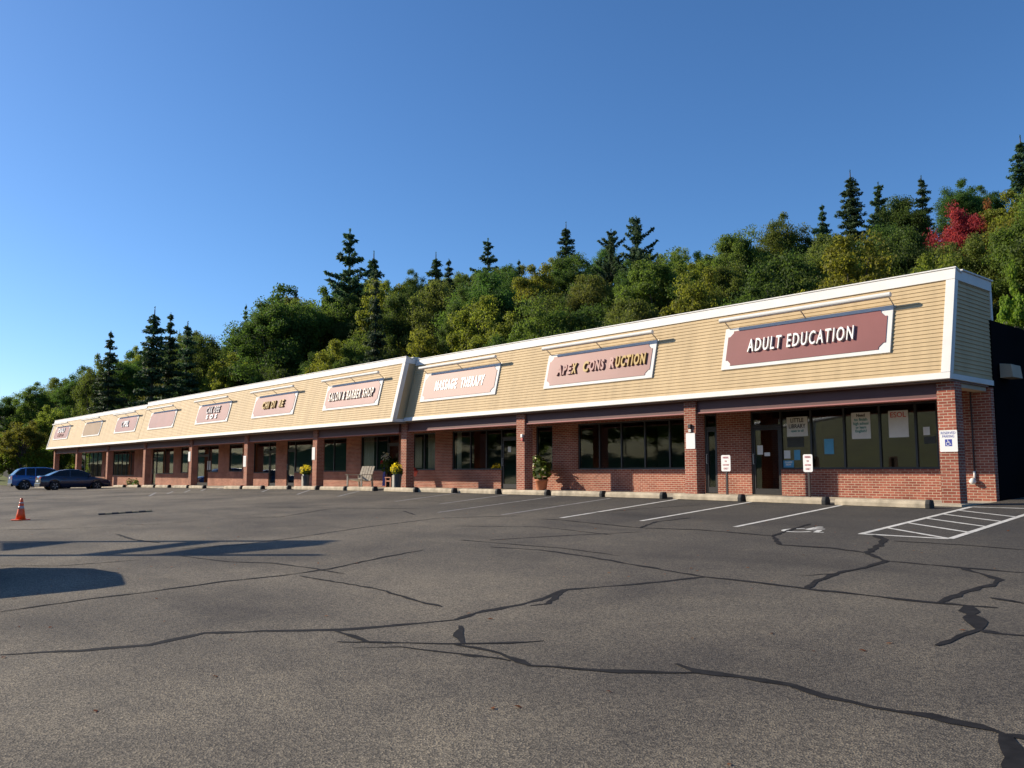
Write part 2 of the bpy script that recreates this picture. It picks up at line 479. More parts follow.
def ribbon(b, pts, w, lift=0.004, cap=0.0):
    """a painted or poured strip lying on the lot, following its fall; w = one width or one per point"""
    q = []; ws = []
    if not isinstance(w, (list, tuple)): w = [w] * len(pts)
    for (p, w0), (p2, w1) in zip(zip(pts, w), list(zip(pts, w))[1:]):
        k = max(1, int(math.hypot(p2[0] - p[0], p2[1] - p[1]) / 0.6))
        for i in range(k):
            t = i / k; q.append((p[0] + (p2[0] - p[0]) * t, p[1] + (p2[1] - p[1]) * t)); ws.append(w0 + (w1 - w0) * t)
    q.append((pts[-1][0], pts[-1][1])); ws.append(w[-1])
    vs = []
    for i, (x, y) in enumerate(q):
        a = q[max(0, i - 1)]; c = q[min(len(q) - 1, i + 1)]
        dx, dy = c[0] - a[0], c[1] - a[1]; l = math.hypot(dx, dy) or 1
        nx, ny = -dy / l, dx / l
        for s in (-1, 1):
            X, Y = x + nx * s * ws[i] / 2, y + ny * s * ws[i] / 2
            vs.append((X, Y, gz(X, Y) + lift))
    b.add(vs, [(2 * i, 2 * i + 1, 2 * i + 3, 2 * i + 2) for i in range(len(q) - 1)])

# ------------------------------------------------------------------ ground, lot, road, hill
def terrain_z(x, y):
    z = hill(x, y)
    if -131 < x < 41 and -29 < y < 36: z -= 0.25
    return z
def steps(a, b, s): return [a + (b - a) * i / int(round((b - a) / s)) for i in range(int(round((b - a) / s)) + 1)]
o = sheet('ground', 'forest_floor', steps(-640, 260, 6), steps(-204, 330, 4), terrain_z)
o.data.materials.append(MATS['grass_bank'])
for p in o.data.polygons:
    c = p.center
    if c.y < 16 or c.x < -108 and c.y < 24: p.material_index = 1
lot = sheet('parking_lot', 'asphalt', steps(-130, 40, 1), steps(-17, 20, 1) + [20.44] + steps(21.5, 35.5, 1), gz)
import bmesh
bm = bmesh.new(); bm.from_mesh(lot.data)
bmesh.ops.delete(bm, geom=[f for f in bm.faces if f.calc_center_median().y > 20.44 and f.calc_center_median().x < -8], context='FACES')
bm.to_mesh(lot.data); bm.free()
sheet('road', 'road_asphalt', steps(-330, 140, 10), steps(-27, -17.4, 2.4), lambda x, y: 0.02)

def add_sidewalk():
    b = MB()
    xs = [-92, -89, -80, -71, -63, -54, -46, -38, -31.4]
    for y0, x_list in ((19.75, xs), (20.42, [-31.4, -23, -16, -8.05])):
        for a, c in zip(x_list, x_list[1:]):
            za, zc = floor_z(a), floor_z(c)
            b.hexa([(a, y0, za - .5), (c, y0, zc - .5), (c, 23, zc - .5), (a, 23, za - .5), (a, y0, za), (c, y0, zc), (c, 23, zc), (a, 23, za)])
    tag(b.build('sidewalk', 'concrete'), kind='structure')
add_sidewalk()

def P2(x, y): p = on_lot(x, y); return (p.x, p.y)
def lines():
    b = MB()
    for a, c in [((843, 505), (735, 527)), ((757, 501), (641, 521)), ((679, 499), (561, 518))]:
        ribbon(b, [P2(*a), P2(*c)], 0.105)
    # access aisle beside the end stall
    A, B, C_ = P2(971, 507), P2(861, 534), P2(949.6, 539)
    dx, dy = (A[0] - B[0]), (A[1] - B[1])
    D = (C_[0] + dx, C_[1] + dy)
    for q in ([B, A], [C_, D], [(B[0] - .03, B[1]), C_], [A, D]): ribbon(b, q, 0.11)
    for k in range(6):
        t = 0.05 + k * 0.165; u = t - 0.13 
        p = (B[0] + dx * (t + .13), B[1] + dy * (t + .13)); q = (C_[0] + dx * max(0.0, u + 0.08), C_[1] + dy * max(0.0, u + 0.08))
        if t + .13 < 1: ribbon(b, [p, q], 0.085, 0.0065)
    tag(b.build('parking_lines', 'line_paint'), kind='structure')
    b = MB()
    for a, c in [((611, 498.3), (501.6, 515)), ((555, 496.5), (438, 512.5)), ((509, 494.5), (440, 504)), ((458, 493), (395, 501.5)),
                 ((173, 491.5), (167, 494)), ((205.8, 488.8), (201, 491)), ((190, 490), (184.5, 492.4)), ((156, 492.6), (149.5, 496)), ((219.6, 488.3), (217, 489.4)),
                 ((270, 489), (262, 492)), ((310, 490), (297, 494.5)), ((360, 491), (338, 496.5))]:
        ribbon(b, [P2(*a), P2(*c)], 0.1)
    tag(b.build('faded_parking_lines', 'old_line_paint'), kind='structure')
lines()

def symbol_strokes():
    arc = [(0.40 + .26 * math.cos(R_(t)), 0.33 + .26 * math.sin(R_(t))) for t in range(105, 351, 15)]
    return [([(0.40, .82), (0.43, .5)], .09), ([(0.41, .68), (0.66, .68)], .075), ([(0.43, .5), (0.68, .5), (0.80, .2), (0.92, .24)], .085), (arc, .075)], (0.40, .92, .075)
def symbol_on_lot():
    b = MB(); st, (hx, hy, hr) = symbol_strokes()
    o = P2(768, 531.0); s = 1.0; sy = 1.15
    for pts, w in st: ribbon(b, [(o[0] + x * s, o[1] + y * sy) for x, y in pts], w * 1.15)
    pts = [(o[0] + hx * s + hr * math.cos(R_(t)), o[1] + hy * sy + hr * math.sin(R_(t))) for t in range(0, 360, 30)]
    b.add([(x, y, gz(x, y) + .004) for x, y in pts], [tuple(range(12))])
    tag(b.build('wheelchair_marking', 'line_paint'), kind='structure')
symbol_on_lot()

def cracks():
    b = MB(); r = random.Random(3)
    def crack(pts, w):
        q = []; ws = []
        for (x0, y0), (x1, y1) in zip(pts, pts[1:]):
            a = P2(x0, y0); c = P2(x1, y1)
            d = math.hypot(c[0] - a[0], c[1] - a[1]); k = max(2, min(40, int(d / 0.14)))
            for i in range(k):
                t = i / k; j = 0.018 if i else 0.0
                q.append((a[0] + (c[0] - a[0]) * t + r.uniform(-j, j), a[1] + (c[1] - a[1]) * t + r.uniform(-j, j)))
                ws.append(w * r.uniform(.45, 1.5))
        q.append(P2(*pts[-1])); ws.append(w * .4); ws[0] *= .5
        ribbon(b, q, ws, r.uniform(.003, .0055))
    W = .075
    for pts, w in [
        ([(0, 655), (80, 651), (150, 645), (205, 633), (280, 631), (340, 630), (400, 625), (455, 620), (485, 611), (520, 605), (545, 598), (565, 590), (640, 584), (705, 577)], W),
        ([(530, 606), (548, 604), (562, 592)], .06),
        ([(705, 577), (640, 566), (590, 557), (540, 550), (490, 547)], W * .8),
        ([(705, 577), (760, 583), (806, 589), (880, 597), (935, 603), (968, 606)], W),
        ([(806, 589), (815, 582), (842, 572), (868, 567), (886, 561), (866, 553)], W * 1.1),
        ([(866, 553), (880, 545), (885, 540), (874, 535)], W * 1.5),
        ([(866, 553), (830, 548), (780, 545), (773, 536), (790, 530), (810, 524)], W),
        ([(773, 536), (700, 530), (640, 528), (560, 520), (540, 519)], W * .8),
        ([(886, 561), (930, 565), (962, 568), (1024, 573)], W), ([(962, 568), (1000, 580), (995, 584), (965, 592), (938, 603)], W * 1.2),
        ([(968, 606), (973, 618), (979, 630)], .12), ([(979, 630), (960, 636), (936, 646)], W), ([(979, 630), (1000, 634), (1026, 636)], W * 1.4),
        ([(968, 606), (998, 608)], W), ([(990, 598), (1010, 601), (1026, 604)], W * .8),
        ([(337, 642), (400, 643), (460, 644), (510, 643), (544, 641)], .045), ([(335, 631), (352, 636), (370, 643)], .05),
        ([(352, 648), (400, 647), (440, 652), (480, 656), (510, 661)], .022), ([(460, 626), (458, 636), (463, 644)], .085),
        ([(455, 645), (490, 651), (507, 657), (530, 666), (575, 669), (640, 672), (700, 673)], .07),
        ([(460, 654), (485, 657), (510, 661)], .05),
        ([(676, 664), (700, 672), (740, 677), (790, 685), (825, 697), (870, 707), (930, 716), (980, 727), (1005, 735)], .075),
        ([(1005, 735), (1014, 752), (1020, 768), (1022, 790)], .11), ([(1005, 735), (1030, 738)], .09),
        ([(0, 612), (90, 599), (150, 592), (220, 582), (280, 576), (330, 569), (380, 558), (424, 550)], .05),
        ([(180, 556), (230, 562), (270, 563), (310, 568), (345, 574)], .04), ([(300, 576), (330, 581), (380, 590), (420, 602), (442, 607)], .045),
        ([(180, 549), (240, 545), (300, 537), (360, 528), (400, 523), (440, 518), (520, 516)], .05),
        ([(490, 540), (560, 536), (640, 532)], .05), ([(460, 540), (520, 545), (560, 548), (620, 556)], .035),
        ([(115, 534), (135, 540), (160, 543)], .07), ([(125, 525), (165, 524), (200, 520)], .05),
        ([(640, 528), (655, 522), (690, 518)], .06), ([(590, 513), (640, 509), (700, 505)], .04), ([(230, 519), (280, 517), (330, 509)], .04),
        ([(893, 541), (960, 545), (1024, 550)], .05), ([(403, 511), (415, 515)], .06), ([(400, 500), (480, 503), (560, 506)], .045),
        ([(0, 530), (60, 529), (120, 526)], .05), ([(250, 507), (330, 508), (420, 509)], .05), ([(800, 576), (845, 573)], .03),
        ([(455, 526), (540, 527), (612, 535)], .03), ([(0, 566), (60, 566), (140, 560)], .03)]:
        crack(pts, w)
    tag(b.build('crack_sealant', 'crack_sealant'), kind='structure')
cracks()

# ------------------------------------------------------------------ the shops
YW = 22.95
K = 0.65 / 2.67; SL = math.atan(K)
shop = thing('shopping_center_building', 'long one-storey brick shopping strip with a tan clapboard mansard front', 'building', (-48, 22.95, 0.5))
SHOP_OFF = Vector((48, -22.95, -0.5))
def sp(b, name, m, parent=None, **k):            # a part of the building (shifted into its frame)
    if parent is None:
        b.v = [tuple(Vector(v) + SHOP_OFF) for v in b.v]; return b.build(name, m, shop, **k)
    b.v = [tuple(Vector(v) + SHOP_OFF) for v in b.v]; return b.build(name, m, parent, **k)

def slope(Y0, zb, x, s, d):                       # s up the slope, d out from it
    return (x, Y0 + s * math.sin(SL) - d * math.cos(SL), zb + s * math.cos(SL) + d * math.sin(SL))
def mansard(x0, x1, Y0, zb, zt, end_right, end_left, back):
    Ls = (zt - zb) / math.cos(SL)
    b = MB(); n = int((Ls - .36) / 0.102); s0 = 0.13
    for i in range(n + 1):
        a = s0 + i * 0.102; c = min(a + 0.112, Ls - .2)
        q = lambda x: [slope(Y0, zb, x, a, 0.024), slope(Y0, zb, x, c, 0.004), slope(Y0, zb, x, c, -0.03), slope(Y0, zb, x, a, -0.03)]
        l, r = q(x0 + .02), q(x1 - .02)
        b.add(l + r, [(0, 4, 5, 1), (1, 5, 6, 2), (2, 6, 7, 3), (3, 7, 4, 0), (0, 1, 2, 3), (7, 6, 5, 4)])
    sp(b, 'siding', 'siding_paint')
    t = MB()
    def bar(xa, xb, sa, sb, da, db):
        t.hexa([slope(Y0, zb, xa, sa, da), slope(Y0, zb, xb, sa, da), slope(Y0, zb, xb, sa, db), slope(Y0, zb, xa, sa, db),
                slope(Y0, zb, xa, sb, da), slope(Y0, zb, xb, sb, da), slope(Y0, zb, xb, sb, db), slope(Y0, zb, xa, sb, db)])
    bar(x0, x1, Ls - .27, Ls - .003, .05, -.03)
    bar(x0 - .02, x1 + .02, Ls, Ls + .035, .075, -.30)
    bar(x0, x1, -.02, .135, .045, -.03)
    if end_right: bar(x1 - .21, x1, .139, Ls - .274, .047, -.03)
    if end_left: bar(x0, x0 + .19, .139, Ls - .274, .047, -.03)
    sp(t, 'white_trim', 'white_paint', bevel=.006)
    # the end return: siding between white boards
    for flag, xe, sgn in ((end_right, x1, 1), (end_left, x0, -1)):
        if not flag: continue
        b = MB(); t = MB(); yb = back
        yf = lambda z: Y0 + (z - zb) * K
        z = zb + .13
        while z < zt - .27:
            z1 = min(z + .108, zt - .26)
            xo, xi = xe - sgn * .055, xe - sgn * .10
            b.hexa([(xo + sgn * .022, yf(z) + .06, z), (xo + sgn * .022, yb - .06, z), (xi, yb - .06, z), (xi, yf(z) + .06, z),
                    (xo, yf(z1) + .06, z1), (xo, yb - .06, z1), (xi, yb - .06, z1), (xi, yf(z1) + .06, z1)])
            z += .102
        def side(za, zc, ya0, ya1, yc0, yc1, out=.0):
            xo, xi = xe - sgn * (.012 - out), xe - sgn * .09
            t.hexa([(xo, ya0, za), (xo, ya1, za), (xi, ya1, za), (xi, ya0, za), (xo, yc0, zc), (xo, yc1, zc), (xi, yc1, zc), (xi, yc0, zc)])
        side(zt - .26, zt - .004, yf(zt - .26) + .04, yb, yf(zt) + .04, yb)
        side(zb - .01, zb + .12, yf(zb) + .04, yb, yf(zb + .12) + .04, yb)
        side(zb + .124, zt - .264, yf(zb + .12) + .04, yf(zb + .12) + .17, yf(zt - .264) + .04, yf(zt - .264) + .17)
        side(zb + .124, zt - .264, yb - .10, yb, yb - .10, yb)
        t.box(min(xe - sgn * .3, xe + sgn * .03), max(xe - sgn * .3, xe + sgn * .03), yf(zt) + .3, yb + .03, zt + .002, zt + .036)
        sp(b, 'end_siding', 'siding_paint'); sp(t, 'end_trim', 'white_paint', bevel=.005)
SEC = [(-30.60, -8.19, 20.55, 3.76, 6.43), (-63.45, -30.62, 20.0, 3.73, 6.52), (-89.3, -63.47, 20.0, 3.72, 6.38)]
mansard(*SEC[0], True, False, 23.36)
mansard(*SEC[1], True, False, 21.3)
mansard(*SEC[2], False, True, 23.3)

# columns, header beams, soffits
CX_R = [(-8.63, -8.22), (-16.02, -15.60), (-23.64, -23.20), (-31.20, -30.79)]
CX_L = [(-38.73, -38.31), (-46.8, -46.37), (-55.12, -54.69), (-63.92, -63.49), (-72.74, -72.3), (-81.59, -81.16), (-89.05, -88.65)]
for lst, y0, zt in ((CX_R, 20.80, 3.70), (CX_L, 20.60, 3.66)):
    for a, c in lst:
        b = MB(); b.box(a, c, y0, y0 + .40, floor_z((a + c) / 2) - .06, zt)
        sp(b, 'column', 'column_brick')
def beams(cols, y0, zb, zs):
    for (a, c), (a2, c2) in zip(cols[1:], cols):
        b = MB(); b.box(c + .004, a2 - .004, y0 + .08, y0 + .30, zb, zs)
        o = sp(b, 'header_beam', 'maroon_paint')
        d = MB(); d.box(c + .006, a2 - .006, y0 + .05, y0 + .34, zb - .035, zb - .003)
        sp(d, 'drip_edge', 'sunlit_edge_paint', o)  # drip edge in a paler colour that holds the beam's sunlit strip
beams(CX_R, 20.80, 3.36, 3.70)
beams([(-31.2, -30.79)] + CX_L, 20.60, 3.31, 3.66)
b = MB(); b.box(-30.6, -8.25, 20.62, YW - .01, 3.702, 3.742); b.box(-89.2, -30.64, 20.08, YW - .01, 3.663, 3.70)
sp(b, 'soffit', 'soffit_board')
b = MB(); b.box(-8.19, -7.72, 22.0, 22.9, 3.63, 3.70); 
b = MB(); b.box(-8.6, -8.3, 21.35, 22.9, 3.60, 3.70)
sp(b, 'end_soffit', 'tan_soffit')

# the brick shopfront with its openings
HEAD = 3.42
def ox(a, b): return at_y(a, 470, YW).x, at_y(b, 470, YW).x
# (left px, right px, kind, mullion px...)
OPEN = [(705, 717.6, 'door', []), (751.5, 940, 'front', [781.3, 811.5, 844.8, 880.7, 917]), (536, 552.6, 'window', []), (578, 687, 'window', [599, 621, 644.6, 669.5]),
        (412, 435, 'window', [423.5]), (452, 517, 'front_r', [469.6, 485.6, 501]), (321, 346, 'window', [333]),
        (360.6, 398.6, 'front_r', [376, 387]), (253, 275.5, 'front_r', [268.5]), (286.5, 312, 'front', [294.3]), (196, 218, 'front', [208]), (228.7, 242, 'window', []),
        (152, 173, 'front', [155.7, 164]), (180.5, 187.5, 'window', []), (112.5, 134, 'window', [117, 121, 125.5, 130]), (84, 101.5, 'window', [88, 92, 96.5])]
holes = []
def frame_and_glass(xa, xb, z0, z1, mull, door=None, z_tr=None, fz=None):
    """aluminium frame with mullions; door = (xa, xb) of the leaf part"""
    f = MB(); w = .055; y0, y1 = YW + .03, YW + .12
    xs = [xa] + mull + [xb]
    for x in xs:
        zz = fz if (door and (abs(x - door[0]) < .01 or abs(x - door[1]) < .01)) else z0
        f.box(x - (w / 2 if x not in (xa, xb) else (0 if x == xa else w)), x + (w / 2 if x not in (xa, xb) else (w if x == xa else 0)), y0, y1, zz, z1)
    for p, q in zip(xs, xs[1:]):
        l = p + (w if p == xa else w / 2) + .001; r = q - (w if q == xb else w / 2) - .001
        isd = door and abs(p - door[0]) < .01
        f.box(l, r, y0 + .002, y1 - .002, z1 - w, z1)
        if isd: f.box(l, r, y0 + .002, y1 - .002, z_tr - .03, z_tr + .03)
        else: f.box(l, r, y0 + .002, y1 - .002, z0, z0 + w)
    win = sp(f, 'window', 'dark_frame')
    g = MB()
    for p, q in zip(xs, xs[1:]):
        isd = door and abs(p - door[0]) < .01
        g.box(p + .03, q - .03, YW + .07, YW + .078, (z_tr + .02) if isd else z0 + .03, z1 - .03)
    sp(g, 'pane', 'shop_glass', win)
    if door:
        l, r = door[0] + .04, door[1] - .04
        f = MB(); st = .075
        f.box(l, l + st, YW + .05, YW + .10, fz + .02, z_tr - .035); f.box(r - st, r, YW + .05, YW + .10, fz + .02, z_tr - .035)
        f.box(l + st + .001, r - st - .001, YW + .051, YW + .099, fz + .02, fz + .2); f.box(l + st + .001, r - st - .001, YW + .051, YW + .099, z_tr - .13, z_tr - .035)
        d = sp(f, 'door', 'dark_frame')
        g = MB(); g.box(l + .05, r - .05, YW + .072, YW + .08, fz + .17, z_tr - .1); sp(g, 'door_glass', 'shop_glass', d)
        h = MB(); hx = l + .04
        h.path([(hx, YW + .05, fz + .95), (hx, YW - .01, fz + .95), (hx, YW - .01, fz + 1.25), (hx, YW + .05, fz + 1.25)], .012, 6)
        sp(h, 'handle', 'galvanized', d)
for a, c, kind, mu in OPEN:
    xa, xb = ox(a, c); m = [at_y(x, 470, YW).x for x in mu]
    fz = floor_z((xa + xb) / 2); z0 = fz + (.78 if a > 250 else .9); z1 = HEAD + (0.04 if a > 600 else -.03)
    ztr = fz + 2.1
    if kind == 'window':
        holes.append((xa, xb, z0, z1)); frame_and_glass(xa, xb, z0, z1, m)
    elif kind == 'door':
        holes.append((xa, xb, fz, z1)); frame_and_glass(xa, xb, z0, z1, [], (xa, xb), ztr, fz)
    elif kind == 'front':
        holes.append((xa, m[0], fz, z1)); holes.append((m[0], xb, z0, z1)); frame_and_glass(xa, xb, z0, z1, m, (xa, m[0]), ztr, fz)
    else:
        holes.append((m[-1], xb, fz, z1)); holes.append((xa, m[-1], z0, z1)); frame_and_glass(xa, xb, z0, z1, m, (m[-1], xb), ztr, fz)
def brick_front():
    b = MB(); x0, x1, zt = -81.0, -8.22, 3.70
    xs = sorted(set([x0, x1] + [h[i] for h in holes for i in (0, 1)] + [x for x in FX if x0 < x < x1]))
    for p, q in zip(xs, xs[1:]):
        if q - p < 1e-6: continue
        c = (p + q) / 2; hs = sorted([(h[2], h[3]) for h in holes if h[0] <= c <= h[1]])
        z = min(floor_z(p), floor_z(q)) - .1
        for h0, h1 in hs:
            if h0 - z > .15: b.box(p, q, YW, YW + .2, z, h0)
            z = h1
        b.box(p, q, YW, YW + .2, z, zt)
    sp(b, 'brick_wall', 'brick')
    for h in holes:                              # soldier-course sills, a little proud
        if h[2] - floor_z((h[0] + h[1]) / 2) > .3:
            s = MB(); s.box(h[0] + .01, h[1] - .01, YW - .025, YW + .03, h[2] - .055, h[2] - .002)
            sp(s, 'brick_sill', 'column_brick')
brick_front()
# the rest of the shell: roof, blind walls, dim rooms behind the glass
b = MB(); b.box(-89.0, -8.45, 21.36, 35, 5.30, 5.45); sp(b, 'roof', 'roof_membrane')
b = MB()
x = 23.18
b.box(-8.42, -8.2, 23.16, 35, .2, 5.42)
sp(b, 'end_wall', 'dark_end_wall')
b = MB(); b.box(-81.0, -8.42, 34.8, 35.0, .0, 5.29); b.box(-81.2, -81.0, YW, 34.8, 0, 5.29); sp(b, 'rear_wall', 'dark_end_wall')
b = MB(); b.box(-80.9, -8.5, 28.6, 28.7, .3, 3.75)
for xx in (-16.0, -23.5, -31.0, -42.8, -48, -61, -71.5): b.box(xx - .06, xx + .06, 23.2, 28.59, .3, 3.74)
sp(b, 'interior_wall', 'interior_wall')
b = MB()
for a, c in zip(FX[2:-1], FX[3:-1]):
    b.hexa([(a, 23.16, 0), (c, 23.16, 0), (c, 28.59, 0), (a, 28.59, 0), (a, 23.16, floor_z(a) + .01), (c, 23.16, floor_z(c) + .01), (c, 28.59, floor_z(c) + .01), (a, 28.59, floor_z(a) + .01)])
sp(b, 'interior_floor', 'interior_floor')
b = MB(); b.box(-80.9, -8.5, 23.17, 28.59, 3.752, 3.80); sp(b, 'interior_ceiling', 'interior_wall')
# conduit and junction box on the end bay, vent hood on the blind end wall
b = MB(); cxx = at_y(974.8, 470, YW).x
b.path([(cxx, YW - .03, 3.66), (cxx, YW - .03, 1.62)], .018); sp(b, 'conduit', 'post_paint')
b = MB(); b.path([(cxx, YW - .03, 1.62), (cxx, YW - .03, 1.42)], .028); b.lathe([(.0, -.07), (.06, -.05), (.085, 0), (.06, .06), (.03, .09)], (cxx - .03, YW - .09, 1.36), 12)
sp(b, 'junction_box', 'white_paint', smooth=True)
b = MB(); b.hexa([(-8.17, 23.5, 3.97), (-7.86, 23.5, 3.97), (-7.86, 24.15, 3.97), (-8.17, 24.15, 3.97), (-8.17, 23.5, 4.34), (-7.9, 23.5, 4.30), (-7.9, 24.15, 4.30), (-8.17, 24.15, 4.34)])
sp(b, 'vent_hood', 'tan_soffit', bevel=.01)

# ------------------------------------------------------------------ shop signs and their lamp bars
SIGNS = [(-12.1, 0, 'sign_panel_paint', 'dark red shop sign with white raised letters ADULT EDUCATION'),
         (-19.6, 0, 'faded_sign_paint', 'dark red shop sign reading APEX CONS RUCTION with its T missing'),
         (-27.2, 0, 'glossy_sign_paint', 'faded pinkish shop sign with glaring white two-word lettering right of the roof step'),
         (-34.55, 1, 'faded_sign_paint', 'pinkish shop sign with white letters SALON & BARBER SHOP'),
         (-42.55, 1, 'faded_sign_paint', 'pinkish shop sign with gaps between its gold letters'),
         (-50.75, 1, 'faded_sign_paint', 'pinkish shop sign with two short rows of grey letters in the middle roof section'),
         (-59.5, 1, 'faded_sign_paint', 'blank maroon shop sign without any letters'),
         (-67.1, 2, 'faded_sign_paint', 'maroon shop sign with one row of white letters in the farthest roof section'),
         (-75.9, 2, 'blank_sign_paint', 'blank tan shop sign without letters'),
         (-85.4, 2, 'faded_sign_paint', 'farthest shop sign at the far end with a pale row of letters over fainter ones')]
SHORT = ['the ADULT EDUCATION sign', 'the APEX sign', 'the glaring faded sign', 'the SALON & BARBER sign', 'the gold-lettered sign',
         'the grey-lettered sign', 'the blank maroon sign', 'the small white-lettered sign', 'the blank tan sign', 'the farthest shop sign']
HW, HH = 2.47, 0.63
def notched(hw, hh, c):
    p = []
    for sx, sy in ((1, 1), (-1, 1), (-1, -1), (1, -1)):
        k = [(sx * hw, sy * (hh - c)), (sx * (hw - c * .35), sy * (hh - c)), (sx * (hw - c), sy * (hh - c * .35)), (sx * (hw - c), sy * hh)]
        p += k if sx * sy > 0 else k[::-1]
    return p
def make_sign(i, x, sec, pm, label):
    _, _, Y0, zb, _ = SEC[sec]
    s = (5.115 - zb) / math.cos(SL)
    root = thing('shop_sign', label, 'sign', slope(Y0, zb, x, s, .03), 0, 'shop signs along the mansard roof', math.pi / 2 - SL)
    f = MB(); f.box(-HW, HW, -HH, HH, -.02, .03)
    n = notched(HW - .13, HH - .105, .17)
    t = MB(); t.flat(n, .012, .032)
    f.build('frame', 'white_paint', root, bevel=.008); t.build('panel', pm, root)
    sd = .05
    def tx(st, m, w, h, px=0, py=0, bold=.004, depth=.055):
        # height h of capitals: font cap height is about 0.69 of its size
        return text('lettering', st, m, root, h / .69, (px, py, .044 + depth / 2), depth, bold=bold, width=w, sp=1.3)
    if i == 0: tx('ADULT EDUCATION', 'white_letter', 3.12, .375, -.05, -.02, .005, .06)
    if i == 1:
        tx('APE', 'pale_letter', .72, .34, -1.50, -.03, .02); tx('X', 'gold_letter', .21, .34, -1.0, -.03, .02)
        tx('C', 'gold_letter', .25, .34, -.46, -.02, .02); tx('ONS', 'pale_letter', .66, .34, .05, -.01, .02); tx('R', 'pale_letter', .22, .34, .74, 0, .02)
        tx('UCTION', 'gold_letter', 1.25, .34, 1.52, 0.01, .02)
    if i == 2:
        tx('MASSAGE', 'white_letter', 1.45, .40, -.78, -.02, .012, .018); tx('THERAPY', 'white_letter', 1.45, .40, .95, -.02, .012, .018)
    if i == 3: tx('SALON & BARBER SHOP', 'aged_letter', 3.95, .40, 0, -.02, .008, .06)
    if i == 4: tx('CHI DI  RE', 'gold_letter', 2.5, .36, .05, 0, .02, .08)
    if i == 5: tx('CAK DEE', 'grey_letter', 2.0, .38, .1, .17, .02, .06); tx('S O S', 'white_letter', 1.6, .24, .1, -.25, .015, .05)
    if i == 7: tx('C', 'grey_letter', .4, .4, -.7, 0, .02); tx('PSL', 'white_letter', 1.1, .42, .25, 0, .025, .06)
    if i == 9: tx('DULI', 'white_letter', 2.2, .36, 0, .18, .02, .06); tx('TAX CO', 'pale_letter', 1.9, .22, 0, -.25, .01)
    # the lamp bar above it
    lab = {0: 'white tube lamp bar on brackets above the ADULT EDUCATION sign'}.get(i, 'white tube lamp bar on brackets above ' + SHORT[i])
    L = thing('sign_lamp_bar', lab, 'light', slope(Y0, zb, x + .06, s + HH + .12, .03), 0, 'lamp bars above the shop signs', math.pi / 2 - SL)
    d = .40
    a = MB(); a.tube((-2.5, 0, d), (2.5, 0, d), .062, n=12); a.build('lamp_tube', 'white_paint', L, smooth=False)
    for k in (-2.38, .02, 2.42):
        q = MB(); q.path([(k, -.16, -.02), (k, -.06, d * .55), (k, .0, d)], .016, 6); q.box(k - .03, k + .03, -.20, -.12, -.03, 0.0)
        q.lathe([(.035, -.04), (.06, -.02), (.06, .03), (.03, .05)], (k, 0.0, d), 8)
        q.build('bracket', 'galvanized', L)
for i, a in enumerate(SIGNS): make_sign(i, *a)

# ------------------------------------------------------------------ small signs
def plate(root, w, h, t=.006, r=.03):
    pts = []
    for cx_, cy_, a0 in ((w / 2 - r, h / 2 - r, 0), (-w / 2 + r, h / 2 - r, 90), (-w / 2 + r, -h / 2 + r, 180), (w / 2 - r, -h / 2 + r, 270)):
        pts += [(cx_ + r * math.cos(R_(a0 + k)), cy_ + r * math.sin(R_(a0 + k))) for k in (0, 30, 60, 90)]
    b = MB(); b.flat(pts, t); return b
def wall_sign(label, px, py, w, h, Y, kind):
    p = at_y(px, py, Y)
    root = thing('wall_sign', label, 'sign', (p.x, Y, p.z), 0, None, math.pi / 2)
    plate(root, w, h, .008, .02).build('sign_plate', 'sign_white', root)
    if kind == 'access':
        text('lettering', 'RESERVED', 'sign_blue', root, .085, (0, h * .37, .009), .003, width=w * .82)
        text('lettering', 'PARKING', 'sign_blue', root, .085, (0, h * .21, .009), .003, width=w * .66)
        sq = MB(); sq.box(-.078, .078, -.12, .04, .0082, .010); sq.build('symbol_square', 'sign_blue', root)
        st, (hx, hy, hr) = symbol_strokes(); g = MB(); s = .145
        for pts, ww in st:
            for (x0, y0), (x1, y1) in zip(pts, pts[1:]):
                dx, dy = x1 - x0, y1 - y0; l = math.hypot(dx, dy); nx, ny = -dy / l * ww / 2 * s, dx / l * ww / 2 * s
                X0, Y0_, X1, Y1 = (x0 - .5) * s, (y0 - .5) * s - .04, (x1 - .5) * s, (y1 - .5) * s - .04
                g.add([(X0 + nx, Y0_ + ny, .0115), (X0 - nx, Y0_ - ny, .0115), (X1 - nx, Y1 - ny, .0115), (X1 + nx, Y1 + ny, .0115)], [(0, 1, 2, 3)])
        g.flat([((hx - .5) * s + hr * s * math.cos(R_(t)), (hy - .5) * s - .04 + hr * s * math.sin(R_(t))) for t in range(0, 360, 45)], .001, .0105)
        g.build('symbol', 'sign_white', root)
    if kind == 'lines':
        g = MB()
        for k in range(4): g.box(-w * .3, w * .3 - (k % 2) * .05, h * .3 - k * h * .18, h * .3 - k * h * .18 + .012, .0082, .0095)
        g.build('faint_print', 'paper_grey' if False else 'old_line_paint', root)
wall_sign('white reserved parking sign with blue wheelchair symbol on the brick end column', 948.6, 441, .40, .50, 20.79, 'access')
wall_sign('blank white plate on the brick column beside the big dark window', 690.6, 441, .33, .47, 20.79, 'plain')
wall_sign('narrow white plate on the brick column above the left yellow flower planter', 313.6, 453.5, .30, .62, 20.59, 'plain')
wall_sign('white plate with grey print on the brick column below the sign with two grey rows', 244.7, 461.3, .36, .62, 20.59, 'lines')
wall_sign('small white plate on the brick column left of the open glass door', 189.4, 456.5, .36, .62, 20.59, 'plain')
